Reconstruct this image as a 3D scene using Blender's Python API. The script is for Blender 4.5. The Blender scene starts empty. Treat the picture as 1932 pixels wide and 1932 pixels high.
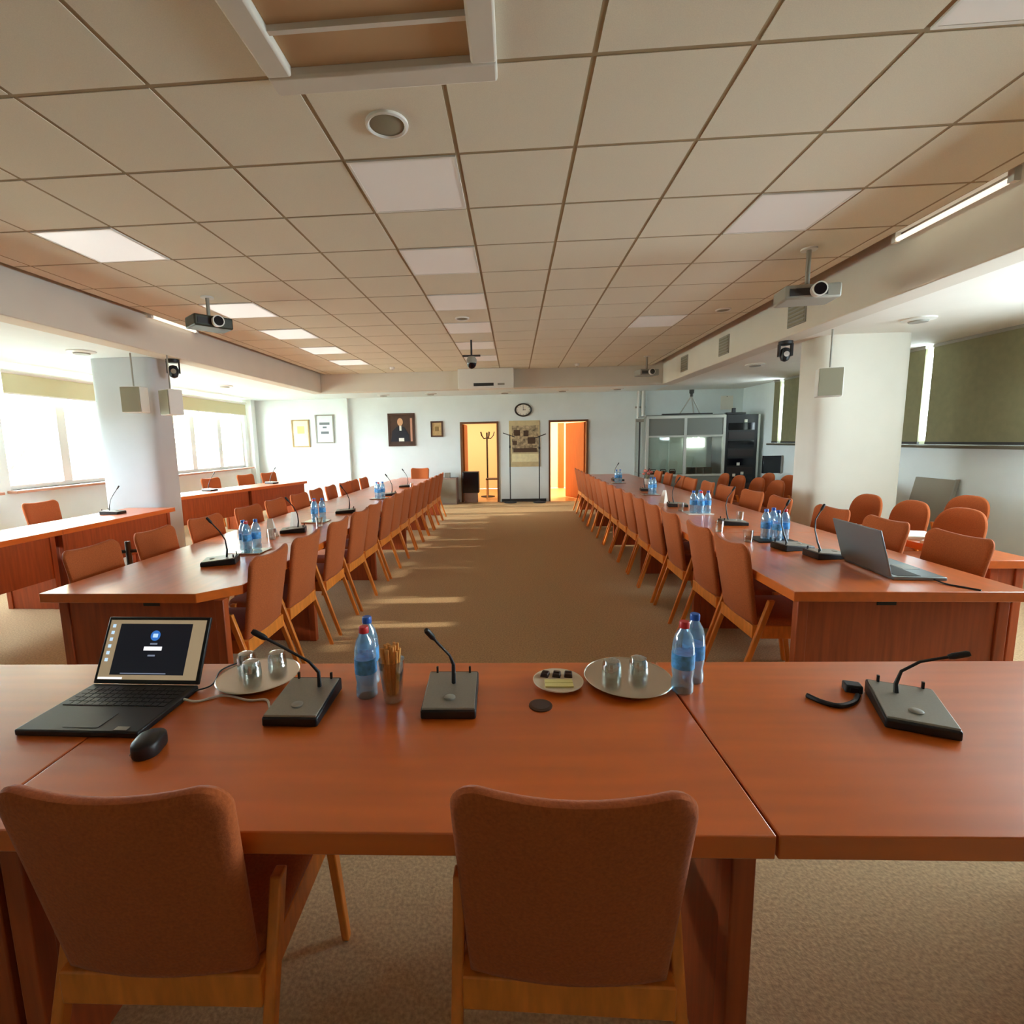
import bpy, bmesh, math, random
from mathutils import Vector, Matrix
random.seed(7)
PI = math.pi
COL = bpy.context.scene.collection
SC = bpy.context.scene

# ---------------------------------------------------------------- camera, world, lights, exposure
F_PX, YAW, PITCH, ROLL, CX, CY = 924.3, -.0681, .1333, -.0194, 908.55, 956.04
cam_data = bpy.data.cameras.new('camera')
cam = bpy.data.objects.new('camera', cam_data); COL.objects.link(cam)
fw = Vector((math.sin(YAW) * math.cos(PITCH), math.cos(YAW) * math.cos(PITCH), -math.sin(PITCH)))
rt = Vector((math.cos(YAW), -math.sin(YAW), 0)); up = rt.cross(fw)
rt2 = math.cos(ROLL) * rt + math.sin(ROLL) * up
up2 = -math.sin(ROLL) * rt + math.cos(ROLL) * up
M4 = Matrix((rt2, up2, -fw)).transposed().to_4x4(); M4.translation = (0, 0, 1.5)
cam.matrix_world = M4
cam_data.sensor_fit = 'HORIZONTAL'; cam_data.sensor_width = 36
cam_data.lens = 36 * F_PX / 1932
cam_data.shift_x = (966 - CX) / 1932
cam_data.shift_y = (CY - 966) / 1932
cam_data.clip_start = .05; cam_data.clip_end = 300
SC.camera = cam

world = bpy.data.worlds.new('daylight'); SC.world = world; world.use_nodes = True
bg = world.node_tree.nodes['Background']
bg.inputs[0].default_value = (.80, .92, 1.0, 1); bg.inputs[1].default_value = 4.6

sun = bpy.data.lights.new('sun', 'SUN'); sun.energy = 1.0; sun.color = (1, .86, .66); sun.angle = .03
suno = bpy.data.objects.new('sun', sun); COL.objects.link(suno)
suno.rotation_euler = Vector((1, .07, -math.tan(math.radians(14.5)))).to_track_quat('-Z', 'Y').to_euler()

def portal(x, y0, y1, z0, z1, sgn):
    L = bpy.data.lights.new('window_portal', 'AREA'); L.shape = 'RECTANGLE'
    L.size = z1 - z0; L.size_y = y1 - y0; L.cycles.is_portal = True
    o = bpy.data.objects.new('window_portal', L); COL.objects.link(o)
    o.location = (x, (y0 + y1) / 2, (z0 + z1) / 2)
    o.rotation_euler = (0, sgn * PI / 2, 0)      # local -Z points into the room
LEFT_WIN = [(8.9, 11.6), (5.9, 8.65), (2.9, 5.65)]
RIGHT_WIN = [(9.3, 10.55), (4.75, 7.15), (1.6, 4.4)]
for a, b in LEFT_WIN: portal(-6.62, a, b, 1.0, 2.56, -1)
for a, b in RIGHT_WIN: portal(5.5, a, b, 1.36, 2.56, 1)

VS = SC.view_settings
VS.view_transform = 'Standard'; VS.look = 'None'; VS.gamma = 1; VS.use_curve_mapping = False
VS.exposure = 3.15
SC.cycles.max_bounces = 10; SC.cycles.diffuse_bounces = 6; SC.cycles.glossy_bounces = 4
SC.cycles.transparent_max_bounces = 16; SC.cycles.sample_clamp_indirect = 6
SC.cycles.use_denoising = True; SC.cycles.denoising_prefilter = 'ACCURATE'

# ---------------------------------------------------------------- materials
def lin(c):
    c /= 255
    return c / 12.92 if c <= .04045 else ((c + .055) / 1.055) ** 2.4
def rgb(r, g, b): return (lin(r), lin(g), lin(b), 1)
def mat(name, col, rough=.6, metal=0, spec=.5, noise=0, scale=30, bump=0, emit=0, ecol=None, sheen=0, coat=0, stretch=None, dark=.75, detail=4):
    m = bpy.data.materials.new(name); m.use_nodes = True
    nt = m.node_tree; p = nt.nodes['Principled BSDF']; lk = nt.links.new
    p.inputs['Base Color'].default_value = col; p.inputs['Roughness'].default_value = rough
    p.inputs['Metallic'].default_value = metal; p.inputs['Specular IOR Level'].default_value = spec
    if sheen: p.inputs['Sheen Weight'].default_value = sheen; p.inputs['Sheen Roughness'].default_value = .4
    if coat: p.inputs['Coat Weight'].default_value = coat; p.inputs['Coat Roughness'].default_value = .285
    if emit: p.inputs['Emission Color'].default_value = ecol or col; p.inputs['Emission Strength'].default_value = emit
    if noise or bump:
        tc = nt.nodes.new('ShaderNodeTexCoord'); mp = nt.nodes.new('ShaderNodeMapping')
        nz = nt.nodes.new('ShaderNodeTexNoise'); nz.inputs['Scale'].default_value = scale; nz.inputs['Detail'].default_value = detail
        lk(tc.outputs['Object'], mp.inputs[0]); lk(mp.outputs[0], nz.inputs['Vector'])
        if stretch: mp.inputs['Scale'].default_value = stretch
        if noise:
            rp = nt.nodes.new('ShaderNodeValToRGB')
            rp.color_ramp.elements[0].position = .5 - .25; rp.color_ramp.elements[1].position = .5 + .25
            rp.color_ramp.elements[0].color = tuple(c * (1 - noise * (1 - dark) * 2) for c in col[:3]) + (1,)
            rp.color_ramp.elements[1].color = tuple(min(1, c * (1 + noise * .5)) for c in col[:3]) + (1,)
            lk(nz.outputs['Fac'], rp.inputs[0]); lk(rp.outputs[0], p.inputs['Base Color'])
        if bump:
            b = nt.nodes.new('ShaderNodeBump'); b.inputs['Strength'].default_value = bump; b.inputs['Distance'].default_value = .01
            lk(nz.outputs['Fac'], b.inputs['Height']); lk(b.outputs[0], p.inputs['Normal'])
    return m
def glass(name, tint, refl=.12, rough=.02, milky=None):
    m = bpy.data.materials.new(name); m.use_nodes = True; nt = m.node_tree; nt.nodes.clear(); lk = nt.links.new
    out = nt.nodes.new('ShaderNodeOutputMaterial'); mx = nt.nodes.new('ShaderNodeMixShader')
    tr = nt.nodes.new('ShaderNodeBsdfTransparent'); gl = nt.nodes.new('ShaderNodeBsdfGlossy')
    lw = nt.nodes.new('ShaderNodeLayerWeight'); mp = nt.nodes.new('ShaderNodeMath'); mp.operation = 'MULTIPLY_ADD'
    tr.inputs[0].default_value = tint; gl.inputs['Roughness'].default_value = rough
    lw.inputs[0].default_value = .35; mp.inputs[1].default_value = .75; mp.inputs[2].default_value = refl
    lk(lw.outputs['Facing'], mp.inputs[0]); lk(mp.outputs[0], mx.inputs[0])
    lk(tr.outputs[0], mx.inputs[1]); lk(gl.outputs[0], mx.inputs[2]); lk(mx.outputs[0], out.inputs[0])
    if milky:
        df = nt.nodes.new('ShaderNodeBsdfDiffuse'); df.inputs[0].default_value = milky; m2 = nt.nodes.new('ShaderNodeMixShader'); m2.inputs[0].default_value = .26
        lk(mx.outputs[0], m2.inputs[1]); lk(df.outputs[0], m2.inputs[2]); lk(m2.outputs[0], out.inputs[0])
    return m

WOOD = mat('table_wood', rgb(210, 100, 26), .31, spec=.5, noise=.2, scale=5, stretch=(.5, 5, 5), coat=.65, detail=1)
WOOD_DARK = mat('panel_wood', rgb(164, 74, 32), .42, noise=.5, scale=5, stretch=(9, 9, .6))
CHAIRWOOD = mat('chair_wood', rgb(224, 130, 48), .38, noise=.4, scale=14, stretch=(3, 3, .6))
FABRIC = mat('chair_fabric', rgb(174, 90, 46), .9, spec=.2, noise=.35, scale=160, bump=.12, sheen=.12)
CARPET = mat('carpet', rgb(186, 158, 122), .95, spec=.1, noise=.6, scale=90, bump=.25)
WALL = mat('wall_paint', rgb(230, 238, 237), .85, spec=.2, noise=.05, scale=3)
WARMWALL = mat('wall_paint_warm', rgb(234, 230, 220), .85, spec=.2, noise=.05, scale=3)
TAN = mat('column_paint', rgb(222, 216, 202), .8, spec=.2, noise=.04, scale=4)
BEAM = mat('beam_paint', rgb(214, 206, 192), .85, spec=.2, noise=.05, scale=3)
TILE = mat('ceiling_tile', rgb(224, 216, 196), .9, spec=.15, noise=.12, scale=240)
GRID = mat('ceiling_grid', rgb(160, 140, 106), .8)
DIFFUSER = mat('lamp_diffuser', rgb(232, 228, 222), .5, emit=.008, ecol=(1, .95, .9, 1))
DIFFUSER_ON = mat('lamp_diffuser_lit', rgb(235, 235, 230), .45, emit=.05, ecol=(1, .98, .96, 1))
WHITE = mat('white_plastic', rgb(228, 226, 218), .5)
WHITEFRAME = mat('window_frame', rgb(222, 226, 224), .5)
BLACK = mat('black_plastic', rgb(24, 23, 24), .45)
BLACKGLOSS = mat('black_gloss', rgb(14, 13, 20), .15)
DARKGREY = mat('dark_grey', rgb(52, 50, 48), .6)
GREY = mat('grey_plastic', rgb(150, 146, 134), .55)
SPKGREY = mat('speaker_grey', rgb(140, 134, 112), .7)
SILVER = mat('silver_plate', rgb(150, 146, 136), .38, metal=.35, noise=.1, scale=200)
STEEL = mat('steel_tray', rgb(205, 200, 188), .22, metal=1)
ALU = mat('aluminium', rgb(196, 198, 190), .4, metal=.5)
CHROME = mat('chrome', rgb(210, 210, 210), .15, metal=1)
PANE = glass('window_glass', (.95, .98, .98, 1), .03)
BOOTHGLASS = glass('booth_glass', (.88, .93, .88, 1), .06)
BOTTLE = glass('bottle_plastic', (.66, .86, .98, 1), .14, .06, (.42, .72, .92, 1))
LABEL = mat('bottle_label', rgb(84, 160, 228), .4, noise=.9, scale=60)
TUMBLER = glass('drinking_glass', (.90, .92, .90, 1), .14, .03)
BLUECAP = mat('blue_cap', rgb(30, 90, 180), .4)
REDCAP = mat('red_cap', rgb(205, 40, 45), .4)
LIDGREY = mat('laptop_lid', rgb(122, 130, 132), .35, metal=.4)
PAPER = mat('paper', rgb(238, 234, 222), .8)
CERAMIC = mat('ceramic', rgb(226, 208, 184), .3)
CHOC = mat('chocolate', rgb(52, 24, 18), .4)
WAFER = mat('wafer', rgb(240, 226, 150), .7)
STICK = mat('breadstick', rgb(226, 160, 80), .7, noise=.4, scale=60)
OLIVE = mat('blind_cloth', rgb(128, 124, 92), .9, noise=.15, scale=12)
BLINDTAN = mat('roller_cloth', rgb(206, 200, 160), .9)
BOARDTAN = mat('intake_tan', rgb(186, 152, 112), .8)
SILLDARK = mat('sill_dark', rgb(92, 84, 66), .6)
SILLWOOD = mat('sill_wood', rgb(196, 142, 116), .5)
ORANGEWALL = mat('orange_wall', rgb(246, 222, 182), .8)
PARQUET = mat('parquet', rgb(216, 164, 104), .35, noise=.4, scale=6, stretch=(1, 6, 1))
DOORWOOD = mat('door_wood', rgb(178, 92, 24), .5, noise=.3, scale=6, stretch=(8, 8, .6))
DOORFRAME = mat('door_frame', rgb(112, 72, 44), .5)
GOLD = mat('gilt_frame', rgb(150, 122, 74), .45, metal=.3)
BROWNFRAME = mat('brown_frame', rgb(74, 44, 26), .5)
CREAM = mat('cream_paper', rgb(240, 228, 180), .8, noise=.2, scale=14)
BLUEPRINT = mat('pale_print', rgb(214, 224, 222), .7, noise=.1, scale=10)
INK = mat('print_ink', rgb(110, 116, 118), .8)
CANVAS = mat('portrait_canvas', rgb(72, 44, 26), .6, noise=.5, scale=8)
SKIN = mat('portrait_skin', rgb(214, 160, 118), .7)
SUIT = mat('portrait_suit', rgb(36, 36, 44), .8)
BEIGEBOARD = mat('beige_board', rgb(206, 188, 142), .8, noise=.2, scale=12)
BOARDPIC = mat('board_picture', rgb(186, 164, 128), .7, noise=1.0, scale=14, dark=.55)
BROWNPRINT = mat('brown_print', rgb(86, 64, 46), .8)
CLOCKRIM = mat('clock_rim', rgb(54, 50, 46), .4)
TAUPE = mat('taupe_panel', rgb(150, 142, 126), .7)
LECT = mat('lectern_laminate', rgb(150, 128, 118), .6)

# ---------------------------------------------------------------- mesh helpers
class MB:
    def __init__(s): s.v = []; s.f = []
    def add(s, vs, fs):
        n = len(s.v); s.v += [tuple(v) for v in vs]; s.f += [tuple(i + n for i in f) for f in fs]; return s
    def box(s, x0, x1, y0, y1, z0, z1):
        return s.add([(x0, y0, z0), (x1, y0, z0), (x1, y1, z0), (x0, y1, z0), (x0, y0, z1), (x1, y0, z1), (x1, y1, z1), (x0, y1, z1)],
                     [(3, 2, 1, 0), (4, 5, 6, 7), (0, 1, 5, 4), (1, 2, 6, 5), (2, 3, 7, 6), (3, 0, 4, 7)])
    def prism(s, pts, z0, z1):
        n = len(pts)
        return s.add([(x, y, z0) for x, y in pts] + [(x, y, z1) for x, y in pts],
                     [tuple(range(n - 1, -1, -1)), tuple(range(n, 2 * n))] + [(i, (i + 1) % n, n + (i + 1) % n, n + i) for i in range(n)])
    def hull8(s, bot, top):      # two quads
        return s.add(list(bot) + list(top), [(3, 2, 1, 0), (4, 5, 6, 7), (0, 1, 5, 4), (1, 2, 6, 5), (2, 3, 7, 6), (3, 0, 4, 7)])
    def bar(s, p, q, w0, d0, w1=None, d1=None):    # bar with x-width w, y-depth d at each end (ends cut level)
        w1 = w1 or w0; d1 = d1 or d0; p = Vector(p); q = Vector(q)
        c = lambda o, w, d: [o + Vector((-w / 2, -d / 2, 0)), o + Vector((w / 2, -d / 2, 0)), o + Vector((w / 2, d / 2, 0)), o + Vector((-w / 2, d / 2, 0))]
        return s.hull8(c(p, w0, d0), c(q, w1, d1))
    def tube(s, pts, r, n=8, cap=True):
        pts = [Vector(p) for p in pts]; rs = r if isinstance(r, (list, tuple)) else [r] * len(pts)
        rings = []; prev = None
        for i, p in enumerate(pts):
            t = (pts[min(i + 1, len(pts) - 1)] - pts[max(i - 1, 0)]).normalized()
            a = prev if prev is not None else (Vector((1, 0, 0)) if abs(t.x) < .8 else Vector((0, 1, 0)))
            a = (a - t * a.dot(t)).normalized(); prev = a; b = t.cross(a)
            rings.append([p + rs[i] * (math.cos(2 * PI * k / n) * a + math.sin(2 * PI * k / n) * b) for k in range(n)])
        vs = [v for r_ in rings for v in r_]
        fs = [(i * n + k, i * n + (k + 1) % n, (i + 1) * n + (k + 1) % n, (i + 1) * n + k) for i in range(len(pts) - 1) for k in range(n)]
        if cap: fs += [tuple(range(n - 1, -1, -1)), tuple((len(pts) - 1) * n + k for k in range(n))]
        return s.add(vs, fs)
    def lathe(s, prof, c=(0, 0, 0), n=20, sx=1, sy=1):
        vs = []; m = len(prof)
        for r, z in prof:
            vs += [(c[0] + sx * r * math.cos(2 * PI * k / n), c[1] + sy * r * math.sin(2 * PI * k / n), c[2] + z) for k in range(n)]
        fs = [(i * n + k, i * n + (k + 1) % n, (i + 1) * n + (k + 1) % n, (i + 1) * n + k) for i in range(m - 1) for k in range(n)]
        fs += [tuple(range(n - 1, -1, -1)), tuple((m - 1) * n + k for k in range(n))]
        return s.add(vs, fs)
    def pillow(s, outline, fn, th, centre=None):      # closed cushion: outline in (a,b), fn(a,b,offset)->xyz
        n = len(outline); ca, cb = centre or (sum(p[0] for p in outline) / n, sum(p[1] for p in outline) / n)
        prof = [(.3, 1), (.6, 1), (.88, 1), (.95, .9), (.985, .6), (1, 0), (.985, -.6), (.95, -.9), (.88, -1), (.6, -1), (.3, -1)]
        vs = [fn(ca, cb, th / 2)]
        for sc_, t in prof:
            vs += [fn(ca + (a - ca) * sc_, cb + (b - cb) * sc_, t * th / 2) for a, b in outline]
        vs.append(fn(ca, cb, -th / 2)); fs = []; L = len(vs) - 1
        for k in range(n): fs.append((0, 1 + k, 1 + (k + 1) % n))
        for i in range(len(prof) - 1):
            for k in range(n): fs.append((1 + i * n + k, 1 + (i + 1) * n + k, 1 + (i + 1) * n + (k + 1) % n, 1 + i * n + (k + 1) % n))
        b = 1 + (len(prof) - 1) * n
        for k in range(n): fs.append((L, b + (k + 1) % n, b + k))
        return s.add(vs, fs)
    def xf(s, M): s.v = [tuple(M @ Vector(v)) for v in s.v]; return s
    def build(s, name, m, parent=None, bevel=0, loc=None, smooth=True, kind=None):
        me = bpy.data.meshes.new(name); me.from_pydata(s.v, [], s.f); me.update()
        bm = bmesh.new(); bm.from_mesh(me); bmesh.ops.recalc_face_normals(bm, faces=bm.faces[:]); bm.to_mesh(me); bm.free()
        me.materials.append(m)
        if smooth:
            me.polygons.foreach_set('use_smooth', [True] * len(me.polygons)); me.set_sharp_from_angle(angle=math.radians(38))
        o = bpy.data.objects.new(name, me); COL.objects.link(o)
        if parent: o.parent = parent
        if loc: o.location = loc
        if kind: o['kind'] = kind
        if bevel:
            b = o.modifiers.new('bevel', 'BEVEL'); b.width = bevel; b.segments = 2; b.limit_method = 'ANGLE'; b.angle_limit = math.radians(40)
        return o
def rrect(w, h, r, n=5, cx=0, cy=0):
    pts = []
    for sx, sy, a0 in ((1, 1, 0), (-1, 1, 90), (-1, -1, 180), (1, -1, 270)):
        for k in range(n + 1):
            a = math.radians(a0 + 90 * k / n)
            pts.append((cx + sx * (w / 2 - r) + r * math.cos(a), cy + sy * (h / 2 - r) + r * math.sin(a)))
    return pts
def densify(pts, step):
    out = []
    for i, p in enumerate(pts):
        q = pts[(i + 1) % len(pts)]; d = math.dist(p, q); k = max(1, int(d / step))
        out += [(p[0] + (q[0] - p[0]) * j / k, p[1] + (q[1] - p[1]) * j / k) for j in range(k)]
    return out
def tag(o, label, cat, group=None):
    o['label'] = label; o['category'] = cat
    if group: o['group'] = group
    return o
def thing(name, label, cat, loc=(0, 0, 0), rz=0, group=None):
    o = bpy.data.objects.new(name, None); o.empty_display_size = .1; COL.objects.link(o)
    o.location = loc; o.rotation_euler = (0, 0, rz)
    return tag(o, label, cat, group)
KIDS = {}
def kids(o): return [c for c in bpy.data.objects if c.parent == o]
def dup(root, label, loc, rz, group=None):
    if root.name not in KIDS: KIDS[root.name] = [(c, kids(c)) for c in kids(root)]
    r = root.copy(); COL.objects.link(r); r.location = loc; r.rotation_euler = (0, 0, rz); r['label'] = label
    if group: r['group'] = group
    for c, gs in KIDS[root.name]:
        d = c.copy(); COL.objects.link(d); d.parent = r
        for g in gs:
            e = g.copy(); COL.objects.link(e); e.parent = d
    return r
def struct(name, mb, m, parent=None, **k): return mb.build(name, m, parent, kind='structure' if parent is None else None, **k)
ORD = ['first', 'second', 'third', 'fourth', 'fifth', 'sixth', 'seventh', 'eighth', 'ninth', 'tenth', 'eleventh', 'twelfth', 'thirteenth', 'fourteenth', 'fifteenth', 'sixteenth', 'seventeenth']

# ---------------------------------------------------------------- room shell
XL, XR, Y0, Y1, ZC, ZL = -6.5, 5.35, -4.6, 12.05, 2.966, 2.6
struct('floor', MB().box(XL - .3, XR + .3, Y0 - .2, Y1, -.2, 0), CARPET)

def wall_with_windows(name, x0, x1, wins, z0, z1, m):
    mb = MB(); ys = [Y0 - .2]
    for a, b in sorted(wins): ys += [a, b]
    ys.append(Y1 + .2)
    mb.box(x0, x1, Y0 - .2, Y1 + .2, 0, z0); mb.box(x0, x1, Y0 - .2, Y1 + .2, z1, 3.3)
    for i in range(0, len(ys), 2): mb.box(x0, x1, ys[i], ys[i + 1], z0, z1)
    return struct(name, mb, m, smooth=False)
wall_with_windows('wall_left', XL - .25, XL, LEFT_WIN, .98, 2.57, WALL)
wall_with_windows('wall_right', XR, XR + .25, RIGHT_WIN, 1.34, 2.57, WALL)
struct('wall_rear', MB().box(XL - .3, XR + .3, Y0 - .2, Y0, 0, 3.3), WALL)

# back wall with two door openings
D1, D2, DH = (-1.31, -.375), (.836, 1.78), 1.965
mb = MB()
mb.box(XL - .25, D1[0], Y1, Y1 + .15, 0, 3.3); mb.box(D1[1], D2[0], Y1, Y1 + .15, 0, 3.3); mb.box(D2[1], XR + .25, Y1, Y1 + .15, 0, 3.3)
mb.box(D1[0], D1[1], Y1, Y1 + .15, DH, 3.3); mb.box(D2[0], D2[1], Y1, Y1 + .15, DH, 3.3)
struct('wall_back', mb, WALL, smooth=False)
struct('wall_back_step', MB().box(-4.22, -4.06, Y1 - .1, Y1, 0, ZL), WALL)
struct('trim_1', MB().box(XL, XL + .12, Y1 - .3, Y1 - .12, 0, ZL), WHITEFRAME)
for i, (a, b) in enumerate(((XL, D1[0] - .06), (D1[1] + .06, D2[0] - .06), (D2[1] + .06, 2.8))):
    struct('baseboard_%d' % (i + 1), MB().box(a, b, Y1 - .015, Y1, 0, .07), DARKGREY)

# ceilings: tile field, lowered borders, beams
GX, GY, S = -.2752, 2.7273, .6
CXL, CXR, CYF = -4.02, 2.83, 10.5
LAMPS = [(-1, r, 0) for r in (0, 2, 4, 6, 8, 10)] + [(-5, r, 1) for r in (1, 4, 6, 8, 10)] + [(3, 1, 0), (3, 6, 0), (3, -2, 0), (-5, -2, 0)]
lampcells = {(c, r) for c, r, k in LAMPS}
mb = MB(); g = .011
for c in range(-8, 7):
    for r in range(-13, 14):
        a, b = max(GX + c * S, CXL) + g, min(GX + (c + 1) * S, CXR) - g
        d, e = max(GY + r * S, Y0) + g, min(GY + (r + 1) * S, CYF) - g
        if b - a < .03 or e - d < .03 or (c, r) in lampcells: continue
        mb.box(a, b, d, e, ZC, ZC + .02)
struct('ceiling', mb, TILE, smooth=False)
struct('ceiling_grid', MB().box(CXL, CXR, Y0, CYF, ZC + .003, ZC + .05), GRID)
struct('ceiling_slab', MB().box(XL - .3, XR + .3, Y0 - .2, Y1 + .2, 3.3, 3.45), WARMWALL)
struct('beam_left', MB().box(-4.36, -4.12, Y0, CYF + .2, 2.585, 3.3), BEAM, bevel=.01)
struct('beam_right', MB().box(3.05, 3.3, Y0, CYF + .2, 2.585, 3.3), BEAM, bevel=.01)
struct('beam_far', MB().box(-4.12, 3.05, CYF, CYF + .2, 2.585, 3.3), BEAM, bevel=.01)
struct('ceiling_left', MB().box(XL, -4.36, Y0, Y1, ZL, ZL + .06), WALL)
struct('ceiling_right', MB().box(3.3, XR, Y0, Y1, ZL, ZL + .06), WARMWALL)
struct('ceiling_far', MB().box(-4.36, 3.3, CYF + .2, Y1, ZL, ZL + .06), WALL)

# columns: rounded plan
def column(name, x0, x1, y0, y1, m):
    a, b, cx, cy = (x1 - x0) / 2, (y1 - y0) / 2, (x0 + x1) / 2, (y0 + y1) / 2
    pts = []
    for k in range(64):
        t = 2 * PI * k / 64; c, s = math.cos(t), math.sin(t); e = 2 / 5
        pts.append((cx + a * math.copysign(abs(c) ** e, c), cy + b * math.copysign(abs(s) ** e, s)))
    struct(name, MB().prism(pts, 0, ZL), m)
column('column_left', -5.25, -4.44, 5.88, 6.3, mat('column_paint_shaded', rgb(192, 195, 198), .8, spec=.2, noise=.04, scale=4))  # column paint made greyer: its backlit shade is put into the colour
column('column_right', 3.46, 4.46, 5.9, 6.45, TAN)

# windows
def window(i, x, y0, y1, z0, z1, sgn, mull, dark=False):
    w = bpy.data.objects.new('window_%d' % i, None); COL.objects.link(w); w.location = (x, (y0 + y1) / 2, z0); w['kind'] = 'structure'
    h, L = z1 - z0, (y1 - y0) / 2
    mb = MB(); t = .06
    mb.box(-.04, .04, -L, L, 0, t); mb.box(-.04, .04, -L, L, h - t, h); mb.box(-.04, .04, -L, -L + t, t, h - t); mb.box(-.04, .04, L - t, L, t, h - t)
    for m_ in mull: mb.box(-.045, .045, m_ - (y0 + y1) / 2 - .07, m_ - (y0 + y1) / 2 + .07, t, h - t)
    mb.build('window_frame', WHITEFRAME, w, bevel=.006)
    MB().box(-.004, .004, -L + t, L - t, t, h - t).build('window_pane', PANE, w)
    MB().box(-.02 if sgn > 0 else -.24, .24 if sgn > 0 else .02, -L - .05, L + .05, -.035, 0).build('window_sill', SILLWOOD if sgn > 0 else SILLDARK, w, bevel=.008)
    return w
n = 1
for (a, b), ml in zip(LEFT_WIN, ((9.72, 10.65), (6.8, 7.7), (3.8, 4.7))):
    window(n, XL - .1, a, b, .98, 2.57, 1, ml); n += 1
for (a, b) in RIGHT_WIN:
    window(n, XR + .1, a, b, 1.34, 2.57, -1, ((a + b) / 2,)); n += 1
for (a, b), dr, lab in zip(LEFT_WIN, (.27, .27, .62), ('half lowered pale roller blind above the window nearest the back wall', 'pale roller blind over the window behind the round-edged column', 'pale roller blind on the window before the round-edged column')):
    t = thing('roller_blind', lab, 'blind', (XL + .07, (a + b) / 2, 2.5), 0, 'pale roller blinds on the window wall')
    L = (b - a) / 2
    MB().tube([(0, -L, 0), (0, L, 0)], .03, 10).build('roller', WHITE, t)
    MB().box(-.003, .003, -L + .02, L - .02, -dr, 0).build('blind_cloth', BLINDTAN, t)
    MB().box(-.008, .008, -L + .02, L - .02, -dr - .02, -dr).build('bottom_bar', WHITE, t)
def olive_blind(y0, y1, lab):
    t = thing('panel_blind', lab, 'blind', (XR - .05, (y0 + y1) / 2, 1.36), 0, 'olive panel blinds')
    L = (y1 - y0) / 2
    MB().box(-.01, .01, -L, L, .02, 1.2).build('blind_cloth', OLIVE, t)
    MB().box(-.02, .02, -L, L, 1.2, 1.235).build('head_rail', GREY, t)
    MB().box(-.015, .015, -L, L, -.01, .02).build('bottom_bar', DARKGREY, t)
olive_blind(6.86, 7.15, 'narrow olive panel blind beside the white column, next to the light gap')
olive_blind(4.75, 6.74, 'wide olive panel blind on the window past the white column')
olive_blind(10.33, 10.55, 'narrow olive panel blind near the equipment rack')
olive_blind(9.3, 10.2, 'olive panel blind on the window between rack and column')

# ---------------------------------------------------------------- rooms behind the doors
mb = MB(); RY = Y1 + .15
struct('floor_back_room', MB().box(-3, 4, RY - .15, RY + 3.2, -.2, -.001), PARQUET)
struct('wall_back_room_left', MB().box(-3.1, -3, RY, RY + 3.2, 0, 2.9), ORANGEWALL)
struct('wall_back_room_right', MB().box(4, 4.1, RY, RY + 3.2, 0, 2.9), ORANGEWALL)
struct('wall_back_room_partition', MB().box(.12, .22, RY, RY + 3.2, 0, 2.9), ORANGEWALL)
struct('wall_back_room_end', MB().box(-3.1, 4.1, RY + 3.2, RY + 3.3, 0, 2.9), ORANGEWALL)
struct('ceiling_back_room', MB().box(-3.1, 4.1, RY, RY + 3.3, 2.7, 2.9), WALL)
def lamp_area(loc, size, e, col):
    L = bpy.data.lights.new('ceiling_lamp_light', 'AREA'); L.shape = 'SQUARE'; L.size = size; L.energy = e; L.color = col
    o = bpy.data.objects.new('ceiling_lamp_light', L); COL.objects.link(o); o.location = loc
lamp_area((-1.3, RY + 1.4, 2.66), .9, 8, (1, .80, .56)); lamp_area((2, RY + 1.4, 2.66), .9, 24, (1, .86, .66))
for i, (a, b) in enumerate((D1, D2)):
    d = bpy.data.objects.new('door_%d' % (i + 1), None); COL.objects.link(d); d.location = ((a + b) / 2, Y1, 0); d['kind'] = 'structure'
    L = (b - a) / 2
    MB().box(-L, -L + .045, -.03, .17, 0, DH).build('door_jamb', DOORFRAME, d); MB().box(L - .045, L, -.03, .17, 0, DH).build('door_jamb', DOORFRAME, d)
    MB().box(-L + .045, L - .045, -.03, .17, DH - .045, DH).build('door_lintel', DOORFRAME, d)
    if i == 1:
        lf = MB().box(-.88, 0, -.02, .02, .01, DH - .05).xf(Matrix.Translation((L - .06, .17, 0)) @ Matrix.Rotation(math.radians(-66), 4, 'Z')).build('door_leaf', DOORWOOD, d)
    else:
        lf = MB().box(0, .86, -.02, .02, .01, DH - .05).xf(Matrix.Translation((-L + .06, .17, 0)) @ Matrix.Rotation(math.radians(90), 4, 'Z')).build('door_leaf', DOORWOOD, d)
for k, x in enumerate((1.45, 2.0)):
    d = bpy.data.objects.new('door_%d' % (k + 3), None); COL.objects.link(d); d.location = (x, RY + 3.2, 0); d['kind'] = 'structure'
    MB().box(-.09, .09, -.03, 0, 0, 2.0).build('door_leaf', DOORWOOD, d)
t = thing('light_switch', 'dark switch plate on the yellow wall seen through the open doorway', 'switch', (.84, RY + 3.19, 1.25))
MB().box(-.09, .09, -.02, 0, -.12, .12).build('plate', BROWNFRAME, t, bevel=.005)
t = thing('coat_rack', 'tall dark coat stand in the orange room behind the doorway', 'coat rack', (-.72, RY + 1.0, 0))
MB().tube([(0, 0, .03), (0, 0, 1.72)], .022, 10).build('post', DARKGREY, t)
MB().lathe([(.19, 0), (.19, .02), (.03, .04)], n=20).build('base', DARKGREY, t)
for a in range(5):
    c, s = math.cos(a * 1.257), math.sin(a * 1.257)
    MB().tube([(0, 0, 1.58), (.1 * c, .1 * s, 1.56), (.17 * c, .17 * s, 1.64), (.2 * c, .2 * s, 1.74)], .013, 6).build('hook', DARKGREY, t)
t = thing('side_table', 'small brown table at the foot of the coat stand', 'table', (-.55, RY + .6, 0))
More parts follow.
